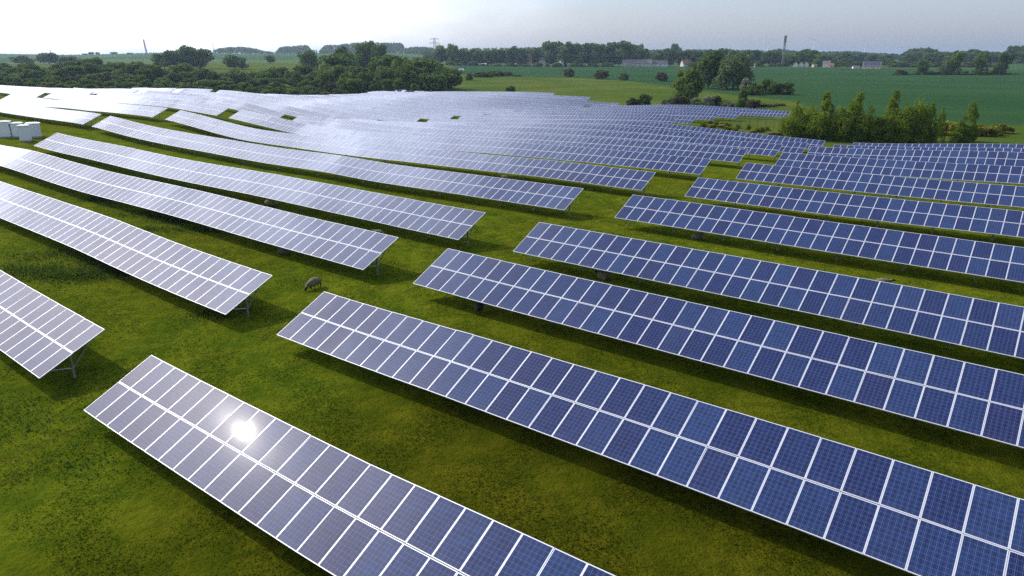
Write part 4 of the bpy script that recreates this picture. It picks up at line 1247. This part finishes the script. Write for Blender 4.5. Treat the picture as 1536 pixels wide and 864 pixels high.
def sheep_mesh(pose, mat):
    """one skin: spine, neck, head, ears and four jointed legs grown round a skeleton"""
    V, E_, Rd, Dk = [], [], [], []
    def v(p, r, dark=0.0):
        V.append(p); Rd.append(r if isinstance(r, tuple) else (r, r)); Dk.append(dark); return len(V) - 1
    def chain(start, pts):
        prev = start
        for p, r, dk in pts:
            i = v(p, r, dk); E_.append((prev, i)); prev = i
        return prev
    lie = pose == 'lying'
    zb_ = .31 if lie else .52
    hip = v((-.25, 0, zb_ + .02), (.35, .34))
    chain(hip, [((-.42, 0, zb_), (.26, .26), 0), ((-.57, 0, zb_ - .10), .06, 0), ((-.60, 0, zb_ - .26), .035, 0)])
    mid_ = chain(hip, [((-.03, 0, zb_ + .01), (.40, .38), 0)])
    sh = chain(mid_, [((.20, 0, zb_ + .02), (.35, .34), 0)])
    if pose == 'grazing':
        nk = chain(sh, [((.46, .02, zb_ - .06), .145, 0), ((.60, .04, zb_ - .25), .105, .3)])
        hd = chain(nk, [((.66, .05, zb_ - .40), .085, 1), ((.70, .06, zb_ - .54), .055, 1)])
        pe = ((.62, 0, zb_ - .30), 0)
    elif lie:
        nk = chain(sh, [((.42, .02, zb_ + .12), .15, 0), ((.50, .10, zb_ + .26), .10, .3)])
        hd = chain(nk, [((.54, .19, zb_ + .28), .085, 1), ((.57, .31, zb_ + .22), .055, 1)])
        pe = ((.50, .14, zb_ + .31), 1)
    else:
        nk = chain(sh, [((.45, 0, zb_ + .12), .14, 0), ((.57, 0, zb_ + .25), .10, .3)])
        hd = chain(nk, [((.67, 0, zb_ + .28), .085, 1), ((.80, 0, zb_ + .20), .055, 1)])
        pe = ((.60, 0, zb_ + .32), 1)
    for s in (-1, 1):
        b = nk
        bx, by, bz = V[b]
        chain(b, [((bx + .03, by + s * .10, bz + .01), .035, 1), ((bx + .02, by + s * .19, bz - .02), .022, 1)])
        if lie:
            chain(sh, [((.30, s * .20, .12), .075, 0), ((.46, s * .20, .06), .04, 1), ((.32, s * .21, .04), .03, 1)])
            chain(hip, [((-.30, s * .22, .14), .10, 0), ((-.08, s * .25, .06), .045, 1), ((-.26, s * .26, .04), .03, 1)])
        else:
            st_ = .06 if pose == 'walking' else .02
            chain(sh, [((.24 + s * st_ * .5, s * .13, .42), .085, 0), ((.25 + s * st_, s * .13, .24), .042, 1), ((.23 + s * st_ * 1.6, s * .13, .03), .034, 1)])
            chain(hip, [((-.34 - s * st_ * .5, s * .14, .44), .105, 0), ((-.46 - s * st_, s * .14, .27), .045, 1), ((-.42 - s * st_ * 1.4, s * .14, .03), .034, 1)])
    me = bpy.data.meshes.new('sheep')
    me.from_pydata(V, E_, [])
    a = me.attributes.new('dark', 'FLOAT', 'POINT')
    a.data.foreach_set('value', Dk)
    ob = bpy.data.objects.new('sheep_skin', me)
    COL.objects.link(ob)
    sk = ob.modifiers.new('Skin', 'SKIN')
    sk.use_smooth_shade = True
    if not me.skin_vertices:
        bpy.context.view_layer.objects.active = ob
        me.skin_vertices.new() if hasattr(me.skin_vertices, 'new') else None
    lay = me.skin_vertices[0]
    for i, r in enumerate(Rd):
        lay.data[i].radius = r
        lay.data[i].use_root = (i == 0)
    ss = ob.modifiers.new('Sub', 'SUBSURF'); ss.levels = ss.render_levels = 2
    dg = bpy.context.evaluated_depsgraph_get()
    ev = ob.evaluated_get(dg)
    out = bpy.data.meshes.new_from_object(ev)
    bpy.data.objects.remove(ob)
    # colour by place on the animal: head, ears and lower legs are black
    P = np.empty(len(out.vertices) * 3, np.float32); out.vertices.foreach_get('co', P); P = P.reshape(-1, 3)
    SV, SD = np.array(V), np.array(Dk)
    seg = [(np.array(V[a_]), np.array(V[b_]), Dk[a_], Dk[b_], Rd[a_][0], Rd[b_][0]) for a_, b_ in E_]
    best, val = np.full(len(P), 1e9), np.zeros(len(P))
    for A_, B_, da, db, ra, rb_ in seg:
        ab = B_ - A_
        tt = np.clip(((P - A_) @ ab) / (ab @ ab), 0, 1)
        dd = np.linalg.norm(P - (A_ + tt[:, None] * ab), axis=1) / (ra + (rb_ - ra) * tt)
        m_ = dd < best
        best[m_] = dd[m_]; val[m_] = (da + (db - da) * tt)[m_]
    for n_ in list(out.attributes.keys()):
        if n_ == 'dark':
            out.attributes.remove(out.attributes[n_])
    a = out.attributes.new('dark', 'FLOAT', 'POINT'); a.data.foreach_set('value', val.astype(np.float32))
    out.materials.clear(); out.materials.append(mat)
    nrm_v = np.empty(len(out.vertices) * 3, np.float32); out.vertices.foreach_get('normal', nrm_v); nrm_v = nrm_v.reshape(-1, 3)
    bump = (np.sin(P[:, 0] * 31 + 3 * np.sin(P[:, 2] * 23)) * np.sin(P[:, 1] * 37 + 2 * np.sin(P[:, 0] * 19)) + .6 * np.sin(P[:, 2] * 47 + P[:, 0] * 29)) * .024
    P2 = P + nrm_v * (bump * (1 - np.clip(val * 2, 0, 1)))[:, None]
    out.vertices.foreach_set('co', P2.astype(np.float32).ravel())
    out.name = 'sheep'
    out.polygons.foreach_set('use_smooth', [True] * len(out.polygons))
    return out
SHEEP = {p: sheep_mesh(p, M_WOOL) for p in ('grazing', 'standing', 'lying', 'walking')}
SHEEP['black'] = sheep_mesh('grazing', M_BLACKWOOL)
def put_sheep(px, py, pose, head, label, sc=1.0):
    sc *= .72
    x, y, z = gpt(px, py)
    o = link('sheep', SHEEP[pose], None, (x, y, z), (0, 0, R(head)))
    o.scale = (sc, sc, sc)
    tag(o, label, 'sheep', 'sheep grazing under the panels')
put_sheep(471, 433, 'grazing', 224, 'woolly black faced sheep grazing in the open grass gap', 1.15)
put_sheep(404, 311, 'grazing', -35, 'sheep with its pale rump out between two long panel rows', 1.15)
put_sheep(568, 358, 'standing', 170, 'pale sheep showing only its back behind the end of a panel row', 1.1)
put_sheep(428, 381, 'lying', 20, 'sheep lying in the shade under a panel row, behind the grazing one', 1.1)
put_sheep(905, 419, 'lying', 150, 'sheep curled up in the shade between two right hand panel rows', 1.15)
put_sheep(1046, 359, 'lying', 10, 'sheep resting in the shade under the fifth right hand panel row', 1.1)
put_sheep(1322, 434, 'standing', -20, 'sheep with a black head lifted above the panel edge', 1.15)
put_sheep(1296, 433, 'black', 100, 'small black sheep just peeping over the panel edge', .95)
put_sheep(719, 470, 'black', 80, 'black sheep grazing in the shade at a low panel edge', 1.05)
put_sheep(757, 272, 'standing', 170, 'sheep showing a thin strip of pale back behind a far panel row', 1.1)

# ------------------------------------------------------------------ grass
tgb = NT('grass_blades')
gp_ = tgb.n('ShaderNodeNewGeometry')
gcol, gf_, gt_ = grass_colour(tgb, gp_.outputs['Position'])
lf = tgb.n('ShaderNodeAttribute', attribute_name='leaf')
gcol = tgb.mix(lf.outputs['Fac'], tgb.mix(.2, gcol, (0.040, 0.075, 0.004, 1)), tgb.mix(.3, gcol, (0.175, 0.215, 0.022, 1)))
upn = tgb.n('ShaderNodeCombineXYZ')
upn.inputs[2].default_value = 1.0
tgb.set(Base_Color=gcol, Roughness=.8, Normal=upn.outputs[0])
tgb.b.inputs['Specular IOR Level'].default_value = .03
def both_sides(t, col, f):
    tr = t.n('ShaderNodeBsdfTranslucent')
    t.inp(tr.inputs['Color'], col)
    mx = t.n('ShaderNodeMixShader')
    mx.inputs[0].default_value = f
    t.l(t.b.outputs[0], mx.inputs[1]); t.l(tr.outputs[0], mx.inputs[2])
    t.l(mx.outputs[0], t.t.nodes['Material Output'].inputs['Surface'])
both_sides(tgb, gcol, .5)
def blades(name, X, Y_, hgt, wid, label, mat, lean=.5):
    n = len(X)
    g = np.random.default_rng(n)
    Z = ground(X, Y_)
    a = g.uniform(0, 6.283, n); b = g.uniform(0, 6.283, n)
    h = hgt * g.uniform(.5, 1.3, n)
    wv = np.c_[np.cos(a), np.sin(a), np.zeros(n)] * (wid * g.uniform(.6, 1.3, n))[:, None]
    base = np.c_[X, Y_, Z - .01]
    tip = base + np.c_[np.cos(b) * h * lean, np.sin(b) * h * lean, h]
    V = np.stack([base - wv, base + wv, tip], 1).reshape(-1, 3)
    me = np_mesh(name, V, np.arange(3 * n).reshape(-1, 3), [mat], attrs=[('leaf', 'FACE', g.uniform(0, 1, n))])
    return tag(link(name, me), label, 'grass', None, 'stuff')
NB = 330000
rr_ = 14 + (82 - 14) * NR.uniform(0, 1, NB) ** 1.25
az_ = np.radians(NR.uniform(-41, 41, NB))
bx, by = rr_ * np.sin(az_), rr_ * np.cos(az_)
clump = np.sin(bx * 1.3 + 2 * np.sin(by * .7)) + np.sin(by * 1.1 + 1.7 * np.sin(bx * .9)) + NR.normal(0, .8, NB)
keep = clump > -.9
bx, by, rr_ = bx[keep], by[keep], rr_[keep]
hh = .030 + .030 * np.clip(clump[keep] * .4 + .4, 0, 1.4)
blades('grass', bx, by, hh, .016 + .0009 * rr_, 'short tufted grass between the panel rows', tgb.m, 1.1)
# ranker weeds in the gaps between the left rows
wx, wy, wh = [], [], []
for px0, py0, n, sp in ((60, 410, 1500, 1.6), (100, 413, 1700, 1.3), (135, 413, 1700, 1.2), (165, 405, 1600, 1.3), (30, 405, 900, 1.3), (150, 392, 900, 1.2), (70, 385, 700, 1.2), (120, 375, 700, 1.4),
                        (150, 300, 1200, 1.0), (245, 325, 1400, 1.2), (270, 332, 1400, 1.2), (300, 345, 1200, 1.3), (225, 345, 700, .8), (220, 322, 700, 1.0),
                        (330, 470, 500, 1.0), (60, 640, 900, 1.5), (110, 700, 800, 1.4), (30, 610, 700, 1.2)):
    x, y, z = gpt(px0, py0)
    n = int(n * .7)
    q = NR.normal(0, sp * .6, (n, 2))
    wx.append(x + q[:, 0] * 2.2); wy.append(y + q[:, 1])
    hmax = .38 if py0 < 600 else .16
    wh.append(hmax * np.exp(-(q ** 2).sum(1) / (sp * sp)) * NR.uniform(.3, 1.1, n) + .05)
tw2 = NT('weed_leaves')
lf = tw2.n('ShaderNodeAttribute', attribute_name='leaf')
upw = tw2.n('ShaderNodeCombineXYZ')
upw.inputs[0].default_value, upw.inputs[2].default_value = -.3, 1.0
tw2.set(Base_Color=tw2.mix(lf.outputs['Fac'], (0.030, 0.066, 0.006, 1), (0.085, 0.135, 0.012, 1)), Roughness=.8, Normal=upw.outputs[0])
tw2.b.inputs['Specular IOR Level'].default_value = .15
both_sides(tw2, tw2.b.inputs['Base Color'].links[0].from_socket, .5)
blades('tall_weeds', np.concatenate(wx), np.concatenate(wy), np.concatenate(wh), .03, 'darker tall weeds standing in clumps between the left rows', tw2.m, .7)
